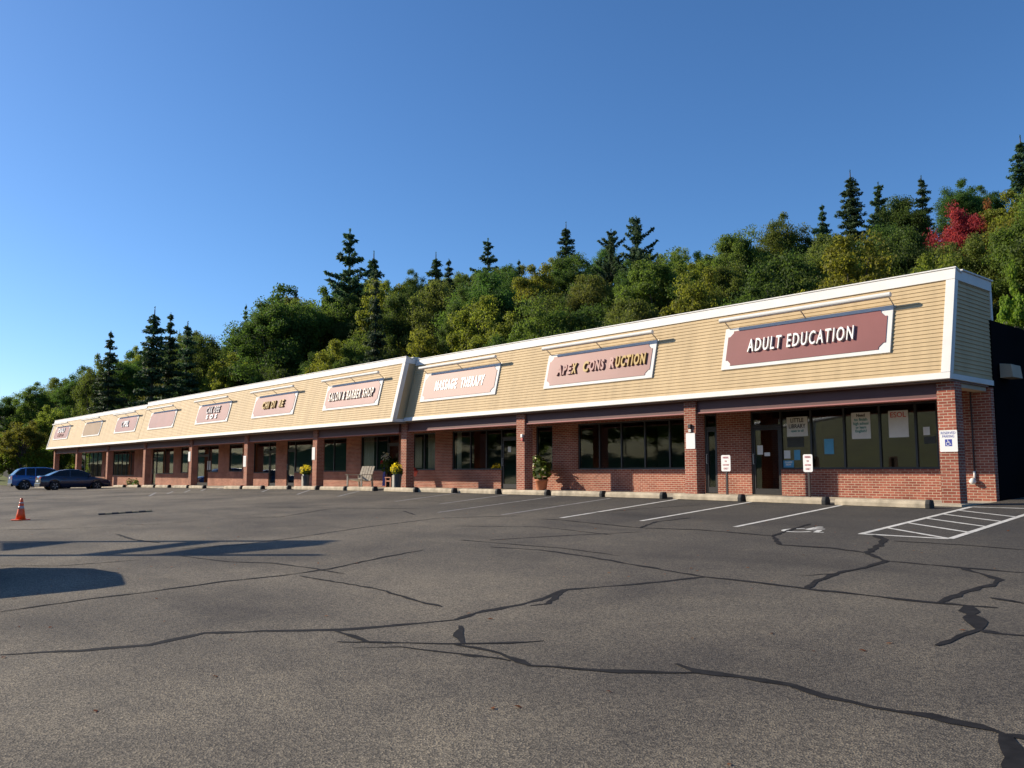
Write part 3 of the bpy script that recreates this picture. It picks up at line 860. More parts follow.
def column_box(label, px, py, Y, red):
    p = at_y(px, py, Y)
    r = thing('alarm_box', label, 'alarm box', (p.x, Y, p.z))
    b = MB(); b.box(-.05, .05, -.07, 0, .02, .14); b.build('housing', 'sign_white' if red else 'dark_frame', r, bevel=.01)
    b = MB(); b.box(-.05, .05, -.05, 0, -.10, -.01); b.build('lower_plate', 'sign_red' if red else 'galvanized', r, bevel=.006)
column_box('small white and red box on the brick column by the terracotta plant pot', 522.6, 438, 20.80, True)
column_box('small dark box on the brick column above the blank white plate', 690.5, 429, 20.80, False)
def mount_sign(label, px0, px1, py0, py1, base_y, Y):
    a = at_y(px0, py0, Y); c = at_y(px1, py1, Y); x = (a.x + c.x) / 2; w = abs(c.x - a.x); h = abs(a.z - c.z)
    fz = floor_z(x)
    root = thing('parking_sign', label, 'sign', (x, Y, fz), 0, 'small parking signs on posts')
    b = MB(); b.box(-.03, .03, .01, .05, -.02, a.z - fz - .05); b.build('post', 'post_paint', root, bevel=.004)
    pl = plate(root, w, h, .008, .04); pl.xform(Matrix.Translation((0, 0, (a.z + c.z) / 2 - fz)) @ Matrix.Rotation(math.pi / 2, 4, 'X'))
    o = pl.build('sign_plate', 'sign_white', root)
    for k, (st, sz, ww, m) in enumerate((('PARKING', .08, .62, 'sign_red'), ('FOR', .06, .22, 'sign_red'), ('CUSTOMERS', .06, .66, 'sign_red'), ('ONLY', .08, .5, 'sign_red'))):
        t = text('lettering', st, m, root, sz, (0, -.010, (a.z + c.z) / 2 - fz + h * (.34 - k * .225)), .003, width=w * ww, rot=(math.pi / 2, 0, 0))
mount_sign('white parking sign on a dark post between the narrow door and the glass entrance', 721.2, 730.8, 455.2, 471.3, 495, 20.62)
mount_sign('white parking sign on a dark post in front of the poster window', 803, 813, 454.4, 472, 497, 20.62)

# ------------------------------------------------------------------ papers in the ADULT EDUCATION windows
def paper(label, x0, y0, x1, y1, m, lines=(), heading=None, hm='ink', name='poster', cat='poster', grp=None):
    Y = YW + .064
    a = at_y(x0, y0, Y); c = at_y(x1, y1, Y); w = c.x - a.x; h = a.z - c.z
    root = thing(name, label, cat, ((a.x + c.x) / 2, Y, (a.z + c.z) / 2), 0, grp, math.pi / 2)
    b = MB(); b.box(-w / 2, w / 2, -h / 2, h / 2, -.003, 0); b.build('sheet', m, root)
    y = h / 2 - .02
    for st, sz, ww, mm in lines:
        text('lettering', st, mm, root, sz, (0, y - sz * .5, .0025), .002, width=w * ww, bold=.003); y -= sz * 1.02
paper('white poster with black hand lettering in the first window right of the entrance', 786.5, 417.5, 808, 436, 'paper_white', [('LITTLE', .17, .62, 'ink'), ('LIBRARY', .17, .8, 'ink'), ('open to all', .09, .6, 'ink_teal')])
paper('dark grey sheet under the white poster with black hand lettering', 787, 437.5, 804, 447, 'paper_grey')
paper('small white sheet beside the small blue sheet low in the first window', 784, 450.5, 790.5, 458.5, 'paper_white')
paper('small blue sheet low in the first window right of the entrance', 794, 450, 800.5, 460, 'paper_blue')
paper('blue and white flyer at the bottom corner of the first window', 783.3, 460.5, 794, 467.5, 'paper_blue', [('CLASSES', .07, .7, 'paper_white'), ('NOW', .07, .5, 'paper_white')])
paper('blue sheet hanging alone in the second window', 824, 439, 834, 454, 'paper_blue')
paper('tall white poster with rows of teal handwriting in the third window', 851, 413, 871, 438.5, 'paper_white', [('Need', .12, .45, 'ink'), ('to finish', .11, .7, 'ink_teal'), ('high school', .11, .8, 'ink_teal'), ('or learn', .1, .55, 'ink_teal'), ('English?', .1, .6, 'ink_teal')])
paper('tall white poster headed ESOL in red in the fourth window', 888, 411, 909, 437, 'paper_white', [('ESOL', .2, .8, 'sign_red')])
paper('small white paper cutout in the last narrow window by the end column', 923, 427, 930, 435, 'paper_white')
paper('dark sheet under the white paper cutout by the end column', 924, 436.5, 936, 443.5, 'paper_grey')
paper('white notice on the left of the glass entrance door', 757.3, 445.5, 763, 454.5, 'paper_white', name='notice', cat='notice')
paper('small white sticker in the middle of the glass entrance door', 764.3, 452.5, 770, 456, 'paper_white', name='notice', cat='notice')
paper('white notice hanging on the door behind the terracotta plant pot', 508, 446.5, 511, 452, 'paper_white', name='notice', cat='notice')
paper('white notice on the open glass door under the sign with two grey rows', 207.6, 461, 210.2, 470, 'paper_white', name='notice', cat='notice')
def curtain(label, x0, x1, y0, y1):
    Y = YW + .09; a = at_y(x0, y0, Y); c = at_y(x1, y1, Y); b = MB(); n = 40; vs = []
    for i in range(n + 1):
        t = i / n; x = a.x + (c.x - a.x) * t; y = Y + .05 + .03 * math.sin(t * 38) + .012 * math.sin(t * 17)
        vs += [(x, y, c.z), (x, y, a.z), (x, y + .004, c.z), (x, y + .004, a.z)]
    fs = [];
    for i in range(n):
        o = 4 * i; fs += [(o, o + 4, o + 5, o + 1), (o + 2, o + 3, o + 7, o + 6), (o + 1, o + 5, o + 7, o + 3), (o, o + 2, o + 6, o + 4)]
    b.add(vs, fs); o = b.build('curtain', 'curtain_cloth', smooth=True)
    tag(o, label, 'curtain')
curtain('pale curtain in the salon window beside the bench', 363.5, 373, 438, 471)
curtain('pale panel in the left half of the window right of the roof-step column', 413.5, 421, 437, 468)
curtain('pale gathered curtain in the right half of the window right of the roof-step column', 427.5, 434.5, 432, 470.5)
curtain('thin pale curtain in the window left of the door behind the terracotta pot', 456.5, 460.5, 431, 469)

# ------------------------------------------------------------------ wheel stops
def make_stop(L):
    b = MB(); pr = [(-.105, 0), (.105, 0), (.105, .09), (.07, .165), (-.07, .165), (-.105, .09)]
    vs = []; n = 8
    for i in range(n + 1):
        x = -L / 2 + L * i / n; k = 1.0 if 0 < i < n else .93
        vs += [(x, y * k, z * (k if z else 1)) for y, z in pr]
    fs = [(i * 6 + j, i * 6 + (j + 1) % 6, (i + 1) * 6 + (j + 1) % 6, (i + 1) * 6 + j) for i in range(n) for j in range(6)]
    fs += [tuple(range(6))[::-1], tuple(range(n * 6, n * 6 + 6))]
    b.add(vs, fs); return b
STOPS = [(927, 508, 19.72, 'in front of the end bay below the poster windows'), (824, 504.7, 19.72, 'in front of the glass entrance'),
         (740, 501.8, 19.70, 'in front of the narrow glass door'), (662.5, 500, 19.66, 'under the right half of the big dark window'),
         (602, 498, 19.66, 'in front of the terracotta plant pot'), (547, 496.2, 19.66, 'in front of the door left of the terracotta pot'), (498, 494.4, 19.66, 'in front of the curtained window left of that door'),
         (454, 492.3, 19.5, 'just right of the roof-step column'), (416, 491, 19.36, 'in front of the right yellow flower planter'),
         (375.5, 490.5, 19.36, 'in front of the wooden lounge chair'), (346.5, 490.4, 19.3, 'left of the wooden lounge chair'), (318, 490, 19.3, 'in front of the left yellow flower planter'),
         (289.5, 489.5, 19.3, 'under the sign with gold letters'), (263, 489, 19.3, 'left of the sign with gold letters'), (242.5, 488.6, 19.3, 'at the column with the grey-print plate'),
         (205, 488, 19.3, 'in front of the open glass door'), (188.5, 487.8, 19.3, 'at the column left of the open glass door'), (169.5, 487.8, 19.3, 'under the blank maroon sign'),
         (155, 487.6, 19.3, 'left of the blank maroon sign'), (139.5, 487.4, 19.3, 'with weeds behind it, right of the dark sedan'), (124.5, 487.3, 19.3, 'just past the nose of the dark sedan')]
proto = None; last = None
for k, (px, py, Y, where) in enumerate(STOPS):
    r = ray(px, 480); x1 = r[0] * Y / r[1]
    L = 2.18 if k < 9 else 2.3
    x = x1 - L / 2
    if proto is None:
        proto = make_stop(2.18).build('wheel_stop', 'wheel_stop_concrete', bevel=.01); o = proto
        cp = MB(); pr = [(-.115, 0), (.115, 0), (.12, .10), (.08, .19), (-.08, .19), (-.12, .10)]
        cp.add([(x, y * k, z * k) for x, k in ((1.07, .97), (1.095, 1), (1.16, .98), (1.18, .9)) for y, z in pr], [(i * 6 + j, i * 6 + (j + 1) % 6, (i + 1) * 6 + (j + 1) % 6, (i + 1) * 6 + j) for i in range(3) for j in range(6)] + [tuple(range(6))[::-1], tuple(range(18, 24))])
        cp.build('dark_end', 'rubber_black', proto)  # dark end block, slightly larger than the stop, on one end only
    else:
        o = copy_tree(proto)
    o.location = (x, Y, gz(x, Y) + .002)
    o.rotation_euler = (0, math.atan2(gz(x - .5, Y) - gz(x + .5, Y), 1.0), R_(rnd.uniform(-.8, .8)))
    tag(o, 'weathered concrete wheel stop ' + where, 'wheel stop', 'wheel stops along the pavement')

# ------------------------------------------------------------------ things on the pavement and in the lot
def leaf_ball(name, m, n, c, r, size, parent, flat=1.0, up=.6):
    d = npr.normal(size=(n, 3)); d /= np.linalg.norm(d, axis=1, keepdims=True)
    C = d * (npr.uniform(.25, 1, (n, 1)) ** .5) * r; C[:, 2] *= flat
    return cloud(name, m, C + np.array(c), d + np.array([0, 0, up]) + npr.normal(scale=.5, size=(n, 3)), npr.uniform(.6, 1.2, n) * size, parent)
def planter(label, px, base_y, Y):
    p = at_y(px, base_y, Y); fz = floor_z(p.x)
    r = thing('flower_planter', label, 'planter', (p.x, Y, fz), 0, 'tall planters with yellow flowers'); r.scale = (.88, .88, .92)
    b = MB(); b.lathe([(.13, 0), (.15, .02), (.16, .1), (.20, .55), (.225, .62), (.225, .66), (.195, .66), (.19, .6)], n=20); b.build('pot', 'planter_glaze', r, smooth=True)
    b = MB(); b.lathe([(.01, .601), (.185, .602)], n=16); b.build('soil', 'soil', r)
    leaf_ball('foliage', 'leaf_green', 220, (0, 0, .78), .27, .055, r, .8)
    leaf_ball('blossoms', 'flower_yellow', 170, (-.03, -.05, .92), .32, .042, r, .85)
    b = MB()
    for k in range(5):
        a = k * 1.3; b.tube((0, 0, .62), (.12 * math.cos(a), .12 * math.sin(a), 1.18 + .07 * (k % 3)), .006, .003, 5)
    b.build('stem', 'leaf_yellow_green', r)
planter('tall dark planter of yellow flowers beside the roof-step column', 397.5, 488, 20.3)
planter('tall dark planter of yellow flowers beside the column with the narrow white plate', 306, 488, 20.0)
def stand(label, px, Y):  # cream post added for the sunlit left side of the pot
    p = at_y(px, 485, Y); fz = floor_z(p.x)
    r = thing('sunlit_side_post', label, 'stand', (p.x, Y, fz), 0.2, 'cream posts added as the sunlit sides of the planters')
    b = MB(); b.box(-.07, .07, -.07, .07, 0.03, .55); b.build('post', 'sunlit_pot_cream', r, bevel=.008)
    b = MB(); b.box(-.1, .1, -.1, .1, 0, .03); b.build('plinth', 'sunlit_pot_cream', r, bevel=.006)
stand('low cream post added as the sunlit side of the right yellow flower planter', 394.2, 20.15)
stand('low cream post added as the sunlit side of the left yellow flower planter', 303.4, 19.9)

def stool():
    p = at_y(390.5, 487, 21.0); fz = floor_z(p.x)
    r = thing('wooden_stool', 'small orange-brown wooden stool left of the right yellow flower planter', 'stool', (p.x, 21.0, fz), .1)
    b = MB(); b.box(-.21, .21, -.17, .17, .44, .475); b.build('seat', 'orange_wood', r, bevel=.006)
    for sx in (-1, 1):
        for sy in (-1, 1):
            b = MB(); b.box(sx * .17 - .02, sx * .17 + .02, sy * .13 - .02, sy * .13 + .02, 0, .44); b.build('leg', 'orange_wood', r)
    b = MB(); b.box(-.15, .15, -.14, -.12, .28, .33); b.build('rail', 'orange_wood', r)
stool()
def lounge():
    p = at_y(360, 487, 21.2); fz = floor_z(p.x)
    r = thing('lounge_chair', 'weathered pale wooden lounge chair with slatted back on the pavement', 'chair', (p.x, 21.2, fz), R_(22))
    # local: faces -y
    m = 'weathered_wood'
    b = MB()
    for k in range(5):
        x = -.30 + k * .15; b.hexa([(x - .066, .30, .30), (x + .066, .30, .30), (x + .066, .325, .29), (x - .066, .325, .29), (x - .066, .62, 1.0 - .02 * abs(k - 2)), (x + .066, .62, 1.0 - .02 * abs(k - 2)), (x + .066, .645, .99), (x - .066, .645, .99)])
    b.build('backrest', m, r, bevel=.004)
    b = MB()
    for k in range(6):
        y = -.42 + k * .125; z = .40 - k * .022; b.box(-.34, .34, y - .055, y + .055, z - .02, z)
    b.build('seat', m, r, bevel=.004)
    for sx in (-1, 1):
        b = MB(); b.box(sx * .40 - .04, sx * .40 + .04, -.45, -.40, 0, .58); b.build('leg', m, r, bevel=.004)
        b = MB(); b.hexa([(sx * .38 - .03, .42, 0), (sx * .38 + .03, .42, 0), (sx * .38 + .03, .50, 0), (sx * .38 - .03, .50, 0), (sx * .38 - .03, .34, .58), (sx * .38 + .03, .34, .58), (sx * .38 + .03, .42, .58), (sx * .38 - .03, .42, .58)]); b.build('leg', m, r, bevel=.004)
        b = MB(); b.box(sx * .41 - .07, sx * .41 + .07, -.52, .46, .582, .607); b.build('armrest', m, r, bevel=.006)
lounge()
def garland():
    p = at_y(388, 460, YW - .1); fz = floor_z(p.x)
    r = thing('door_garland', 'hanging flower garland with red blooms and a long blue ribbon by the salon door', 'garland', (p.x, YW - .08, fz + 1.0))
    leaf_ball('foliage', 'leaf_deep', 260, (0.1, -.08, .05), .34, .06, r, 1.3)
    leaf_ball('pale_blooms', 'flower_white', 50, (.12, -.2, .45), .22, .055, r, 1.1); leaf_ball('red_blooms', 'flower_red', 26, (-.30, -.15, .2), .09, .05, r)
    b = MB(); b.hexa([(-.36, -.10, -.95), (-.12, -.10, -.95), (-.12, -.06, -.95), (-.36, -.06, -.95), (-.22, -.12, .1), (-.08, -.12, .1), (-.08, -.08, .1), (-.22, -.08, .1)]); b.build('ribbon', 'sign_blue', r)
garland()
def red_pot():
    p = at_y(414, 474, 22.3); fz = floor_z(p.x)
    r = thing('hanging_pot', 'small red pot on a thin stand in the shade right of the roof-step column', 'plant pot', (p.x, 22.3, fz))
    b = MB(); b.lathe([(.10, .50), (.17, .72), (.18, .76), (.15, .76)], n=14); b.build('pot', 'sign_red', r, smooth=True)
    b = MB(); b.tube((0, 0, .03), (0, 0, .5), .012, n=6); b.lathe([(.14, 0), (.13, .03)], n=12); b.build('stand', 'dark_frame', r)
    leaf_ball('foliage', 'leaf_red', 60, (0, 0, .80), .13, .045, r, .7)
red_pot()
def terracotta():
    p = at_y(541.5, 490, 22.35); fz = floor_z(p.x); x = p.x
    r = thing('potted_plant', 'leafy green plant with white blooms in a terracotta pot against the brick', 'potted plant', (x, 22.35, fz)); r.scale = (1.12, 1.12, 1.12)
    b = MB(); b.lathe([(.16, 0), (.17, .02), (.215, .30), (.235, .31), (.235, .37), (.205, .37), (.2, .33)], n=20); b.build('pot', 'terracotta', r, smooth=True)
    b = MB(); b.lathe([(.01, .331), (.2, .332)], n=16); b.build('soil', 'soil', r)
    b = MB()
    for k in range(7):
        a = k * .9; b.tube((0, 0, .33), (.22 * math.cos(a), .18 * math.sin(a), .75 + .1 * (k % 3)), .009, .004, 5)
    b.tube((0, 0, .33), (-.18, -.05, 1.15), .01, .005, 5); b.build('stem', 'leaf_green', r)
    leaf_ball('foliage', 'leaf_deep', 150, (.0, 0, .68), .40, .075, r, .85)
    leaf_ball('upper_foliage', 'leaf_green', 50, (-.16, -.03, .98), .22, .07, r, 1.0)
    leaf_ball('blossoms', 'flower_white', 26, (-.08, -.12, .80), .38, .045, r, 1.0)
terracotta()
def weeds(px):
    p = at_y(px, 486, 19.9); 
    r = thing('weed', 'scruffy dark weed growing behind a wheel stop right of the dark sedan', 'weed', (p.x, 19.62, gz(p.x, 19.62)), 0, 'weeds at the kerb by the dark sedan')
    leaf_ball('leaves', 'leaf_deep', 90, (0, 0, .28), .26, .06, r, 1.3); 
    b = MB(); b.tube((0, 0, 0), (0.02, 0, .5), .012, .005, 5); b.build('stem', 'leaf_green', r)
weeds(133.8); weeds(139.2)

def cone():
    p = on_lot(20.5, 520.2)
    r = thing('traffic_cone', 'orange traffic cone with pale bands standing alone in the lot', 'traffic cone', p, .5)
    b = MB(); b.flat([(-.19, -.15), (-.15, -.19), (.15, -.19), (.19, -.15), (.19, .15), (.15, .19), (-.15, .19), (-.19, .15)], .03); b.build('base', 'cone_orange', r, bevel=.006)
    H = .62
    rr = lambda z: .135 - (.135 - .03) * z / H
    b = MB(); b.lathe([(rr(z), z) for z in (.03, .2, .36, .5, .56, H)] + [(.02, H + .005)], n=24); o = b.build('body', 'cone_orange', r, smooth=True)
    for z0, z1 in ((.32, .40), (.47, .51)):
        b = MB(); b.lathe([(rr(z0) + .004, z0), (rr(z1) + .004, z1)], n=24); b.build('band', 'cone_band', r, smooth=True)
cone()
def bump():
    a = on_lot(98, 515); c = on_lot(152, 511.6); d = c - a; L = d.length; ang = math.atan2(d.y, d.x)
    r = thing('speed_bump', 'short flat speed bump of dark and dull yellow lengths in the empty lot', 'speed bump', (a + c) / 2 + Vector((0, 0, .003)), ang)
    r.rotation_euler = (0, -math.asin(d.z / L), ang)
    n = 8
    for i in range(n):
        x0 = -L / 2 + L * i / n; x1 = x0 + L / n - .01
        b = MB(); pr = [(-.13, 0), (.13, 0), (.09, .03), (.04, .048), (-.04, .048), (-.09, .03)]
        vs = [(x, y, z) for x in (x0, x1) for y, z in pr]
        b.add(vs, [(j, (j + 1) % 6, 6 + (j + 1) % 6, 6 + j) for j in range(6)] + [tuple(range(6))[::-1], tuple(range(6, 12))])
        b.build('segment', 'rubber_black' if i % 2 == 0 else 'bump_yellow', r)
bump()

def litter():
    n = 260; g = np.random.RandomState(5)
    X = g.uniform(-30, -1, n); Yv = g.uniform(1.5, 19.5, n) * g.uniform(.3, 1, n) ** .5
    C = np.array([(x, y, gz(x, y) + .006) for x, y in zip(X, Yv)])
    o = cloud('fallen_leaves', 'leaf_orange', C, np.array([[0, 0, 1.0]]) + g.normal(scale=.12, size=(n, 3)), g.uniform(.010, .022, n))
    tag(o, 'scattered small dry leaves and grit on the asphalt', 'leaf litter', kind='stuff')
litter()

# ------------------------------------------------------------------ cars
def car(name, label, cat, loc, rz, paint, st, suv, wheels, L, group=None):
    """st: stations (y along the car from the rear, z_low, z_belt, z_roof or None, half width low, half width belt, half width roof)"""
    r = thing(name, label, cat, loc, rz, group)
    def lerp(y, k):
        return float(np.interp(y, [s[0] for s in st], [s[k] for s in st]))
    ys = [s[0] for s in st]
    # lower body up to the belt line
    def ring(y):
        zl, zb, wl, wb = lerp(y, 1), lerp(y, 2), lerp(y, 4), lerp(y, 5)
        return [(-wl * .92, zl), (-wl, zl + .10), (-wl * 1.01, zl + (zb - zl) * .55), (-wb, zb - .05), (-wb * .93, zb), (0, zb + .02), (wb * .93, zb), (wb, zb - .05), (wl * 1.01, zl + (zb - zl) * .55), (wl, zl + .10), (wl * .92, zl)]
    Y = sorted(set(ys + list(np.linspace(0, L, 37))))
    vs = []; fs = []; n = 11
    for y in Y: vs += [(x, y, z) for x, z in ring(y)]
    # wheel arches are cut by lifting the lower edge over each wheel
    for i, y in enumerate(Y):
        for wy, wr in wheels:
            d = abs(y - wy)
            if d < wr + .05:
                top = wr + math.sqrt(max(0, (wr + .05) ** 2 - d * d))
                for j in (0, 1, 9, 10):
                    x, yy, z = vs[i * n + j]; vs[i * n + j] = (x, yy, max(z, top - (.02 if j in (0, 10) else 0)))
                for j in (2, 8):
                    x, yy, z = vs[i * n + j]; vs[i * n + j] = (x, yy, max(z, top + .02))
    for i in range(len(Y) - 1):
        for j in range(n - 1): fs.append((i * n + j, i * n + j + 1, (i + 1) * n + j + 1, (i + 1) * n + j))
        fs.append((i * n + n - 1, i * n, (i + 1) * n, (i + 1) * n + n - 1))
    fs += [tuple(range(n)), tuple(range((len(Y) - 1) * n, len(Y) * n))[::-1]]
    b = MB(); b.add(vs, fs); body = b.build('body', paint, r, smooth=False)
    body.data.polygons.foreach_set('use_smooth', [len(p.vertices) == 4 for p in body.data.polygons])
    # glasshouse
    yr = [s[0] for s in st if s[3] is not None]
    ra, rb = yr[0], yr[-1]
    G = np.linspace(ra, rb, 24); vs = []; fs = []
    zr = lambda y: float(np.interp(y, yr, [s[3] for s in st if s[3] is not None]))
    wr_ = lambda y: float(np.interp(y, yr, [s[6] for s in st if s[3] is not None]))
    for y in G:
        zb = lerp(y, 2) - .01; z = max(zr(y), zb + .012); wb = lerp(y, 5) * .93; w = wr_(y)
        t = (z - zb) / .55
        w = wb + (w - wb) * min(1, t)
        vs += [(-wb, y, zb), (-w, y, z - .03 * min(1, t)), (-w * .8, y, z), (w * .8, y, z), (w, y, z - .03 * min(1, t)), (wb, y, zb)]
    for i in range(len(G) - 1):
        for j in range(5): fs.append((i * 6 + j, i * 6 + j + 1, (i + 1) * 6 + j + 1, (i + 1) * 6 + j))
    b = MB(); b.add(vs, fs); gl = b.build('windows', 'car_glass', r, smooth=True)
    # roof skin and pillars, just proud of the glass
    b = MB(); top = max(zr(y) for y in G); R = [y for y in G if zr(y) > top - .10]
    vs = []; fs = []
    for y in R:
        w = wr_(y) + .012; z = zr(y)
        vs += [(-w, y, z - .055), (-w, y, z - .02), (-w * .8, y, z + .012), (w * .8, y, z + .012), (w, y, z - .02), (w, y, z - .055)]
    for i in range(len(R) - 1):
        for j in range(5): fs.append((i * 6 + j, i * 6 + j + 1, (i + 1) * 6 + j + 1, (i + 1) * 6 + j))
    b.add(vs, fs); b.build('roof', paint, r, smooth=True)
    b = MB()
    def side(y):
        zb = lerp(y, 2) - .01; z = max(zr(y), zb + .012); wb = lerp(y, 5) * .93; t = min(1, (z - zb) / .55); w = wb + (wr_(y) - wb) * t
        return zb, z, wb, w
    yf, yb_ = R[-1], R[0]
    for s in (-1, 1):
        for (ya, yt, th) in ((rb - .02, yf, .05), (ra + .05, yb_, .10), ((yf + yb_) / 2 - .1, (yf + yb_) / 2 - .08, .06)) + ((((ra + yb_) / 2 + .55, yb_ + .35, .09),) if suv else ()):
            za, _, wa, _ = side(ya); _, zt, _, wt = side(yt)
            b.hexa([(s * (wa + .004), ya - th / 2, za), (s * (wa + .012), ya - th / 2, za), (s * (wa + .012), ya + th / 2, za), (s * (wa + .004), ya + th / 2, za),
                    (s * (wt - .004), yt - th / 2, zt - .03), (s * (wt + .012), yt - th / 2, zt - .03), (s * (wt + .012), yt + th / 2, zt - .03), (s * (wt - .004), yt + th / 2, zt - .03)])
    b.build('pillar', paint, r)
    for wy, wr in wheels:
        for s in (-1, 1):
            w = lerp(wy, 4) - .03
            M = Matrix.Translation((s * w, wy, wr)) @ Matrix.Rotation(math.pi / 2, 4, 'Y')
            b = MB(); b.lathe([(wr * .62, -.10), (wr * .95, -.105), (wr, -.08), (wr, .08), (wr * .95, .105), (wr * .62, .10)], n=26); b.xform(M)
            wh = b.build('wheel', 'tyre', r, smooth=True)
            b = MB(); b.lathe([(wr * .63, -.09), (wr * .63, .09)], n=22)
            for k in range(5):
                a = k * 2 * math.pi / 5
                for e in (-1, 1):
                    b.add([(math.cos(a + q) * rr_, math.sin(a + q) * rr_, e * .108) for q, rr_ in ((-.35, .05), (.35, .05), (.13, wr * .6), (-.13, wr * .6))], [(0, 1, 2, 3)])
            b.xform(M); b.build('rim', 'alloy', wh)
    for s in (-1, 1):
        # lamps front and rear wrap the corners
        zb = lerp(.1, 2)
        for yy, mname, nm, z0, z1, dy in ((.02, 'tail_red', 'tail_light', zb - (.34 if suv else .22), zb - .04, .28), (L - .02, 'lamp_clear', 'headlight', lerp(L - .3, 2) - .24, lerp(L - .3, 2) - .08, -.35)):
            w0 = lerp(yy, 5) * .99; w1 = lerp(yy + dy, 5) + .012
            b = MB(); b.hexa([(s * w0 * .62, yy - .03 * (1 if dy > 0 else -1), z0), (s * w0, yy, z0), (s * w1, yy + dy, z0), (s * w1 * .9, yy + dy, z0),
                              (s * w0 * .62, yy - .03 * (1 if dy > 0 else -1), z1), (s * w0, yy, z1), (s * w1, yy + dy, z1), (s * w1 * .9, yy + dy, z1)])
            b.build(nm, mname, r)
        ym = rb - .45; zb = lerp(ym, 2); wb = lerp(ym, 5)
        b = MB(); b.box(s * (wb + .09) - .09, s * (wb + .09) + .09, ym - .05, ym + .06, zb + .02, zb + .17); b.build('mirror', paint, r, bevel=.03)
        for yh in ((ra + rb) / 2 + .35, (ra + rb) / 2 - .55):
            b = MB(); w = lerp(yh, 4) * 1.005 + .004; zb = lerp(yh, 2); b.box(s * w - .016, s * w + .016, yh - .1, yh + .1, zb - .17, zb - .14); b.build('door_handle', 'chrome' if suv else paint, r)
    b = MB(); b.box(-.26, .26, -.035, -.005, .60 if not suv else .85, .72 if not suv else .97); b.build('number_plate', 'plate_white', r)
    b = MB(); b.box(-.78, .78, -.06, .12, .28, .50); b.build('bumper', paint if not suv else 'rubber_black', r, bevel=.04)
    return r
SEDAN = [(0, .42, .86, None, .78, .74, 0), (.12, .30, .99, None, .86, .80, 0), (.55, .24, 1.01, 1.02, .90, .84, .70), (1.25, .22, .98, 1.36, .91, .86, .60), (1.9, .2, .96, 1.45, .91, .86, .60), (2.6, .2, .94, 1.44, .91, .86, .60),
         (3.1, .2, .93, 1.30, .91, .85, .62), (3.72, .2, .92, .94, .91, .84, .74), (4.2, .22, .84, None, .89, .82, 0), (4.65, .24, .74, None, .84, .76, 0), (4.85, .34, .62, None, .70, .66, 0)]
SUV = [(0, .46, 1.06, None, .80, .78, 0), (.10, .36, 1.10, 1.12, .88, .84, .74), (.5, .26, 1.10, 1.58, .91, .87, .66), (1.0, .24, 1.08, 1.66, .92, .88, .66), (2.2, .24, 1.04, 1.68, .92, .88, .66), (2.8, .24, 1.02, 1.58, .92, .87, .66),
       (3.4, .25, 1.01, 1.03, .92, .86, .76), (3.9, .26, .97, None, .90, .84, 0), (4.3, .30, .86, None, .86, .80, 0), (4.5, .40, .70, None, .74, .70, 0)]
def car_at(px, py, D):                         # the point D metres ahead of the camera under that pixel
    r = ray(px, py); return r * D
def lot_place(x, y): return (x, y, gz(x, y))
hd = -R_(41.05) + 0                             # across the line of sight
q = on_lot(34, 488.5); ang = math.atan2(CR[1], CR[0]) - math.pi / 2 + R_(22)
car('parked_sedan', 'dark navy parked sedan with red tail lights, nose toward the shops', 'car', lot_place(-63.9, 13.9), 0.0, 'car_navy', SEDAN, False, [(.95, .33), (3.85, .33)], 4.85).scale = (.92, .90, .96)
car('parked_suv', 'bright blue parked SUV behind the dark sedan', 'car', lot_place(-72.4, 13.9), -.03, 'car_blue', SUV, True, [(.85, .36), (3.6, .36)], 4.5)
# beside the photographer, out of the picture: its shadow falls across the lot
car('parked_car', 'grey parked car beside the photographer', 'car', lot_place(-15.0, 2.5), R_(165), 'car_grey', SUV, True, [(.85, .36), (3.6, .36)], 4.5).scale = (1.0, 1.0, 1.0)

# made-up steel frame out of view, shaped to throw the long thin shadows
def shadow_caster():
    T = 5.6; hh = .85 * T
    def up(px, py):
        g = on_lot(px, py); return Vector((g.x - 1.52 * T, g.y - T, g.z + hh))
    r = thing('shadow_frame', 'unseen steel frame added beside the lot to cast shadows', 'shadow_caster')
    A0, A1 = up(0, 555.5), up(314, 555); B0, B1 = up(0, 542), up(330, 541)
    dA = (A1 - A0).normalized(); dB = (B1 - B0).normalized()
    b = MB(); b.tube(A0 - dA * 9, A1, .11); b.tube(B0 - dB * 9, B1, .11); b.build('rail', 'galvanized', r)
    def panel(pts):
        b = MB(); P = [up(*p) for p in pts]; n = len(P)
        b.add(P + [p + Vector((0, 0, .05)) for p in P], [tuple(range(n)), tuple(range(n, 2 * n))[::-1]] + [(i, (i + 1) % n, n + (i + 1) % n, n + i) for i in range(n)])
        b.build('panel', 'galvanized', r)
    panel([(148, 555), (205, 555.2), (318, 545), (328, 541.5), (285, 541), (220, 545)])
    panel([(75, 555), (105, 555), (215, 542), (190, 541.5)]); panel([(0, 551), (0, 543), (75, 542)])
    for p in (A0 - dA * 9, B0 - dB * 9, A0 - dA * 3, B0 - dB * 3):
        b = MB(); b.tube((p.x, p.y, hill(p.x, p.y) - .1), p, .07); b.build('post', 'galvanized', r)
shadow_caster()

def fence():
    r = thing('wooden_fence', 'low brown wooden fence below the trees past the blue SUV', 'fence', (-118, 16, 0))
    b = MB(); x0, y0 = 0, 0
    for k in range(40):
        t = k * .3; b.box(-.02 - 4, .02 - 4, t - 8, t + .28 - 8, hill(-122, 16) - .1, hill(-122, 16) + 1.5 + .04 * (k % 3))
    b.build('boards', 'fence_wood', r)
    for k in range(5):
        b = MB(); b.box(-.12 - 4, -.022 - 4, k * 3 - 8, k * 3 + .1 - 8, hill(-122, 16) - .2, hill(-122, 16) + 1.4); b.build('post', 'fence_wood', r)
fence()

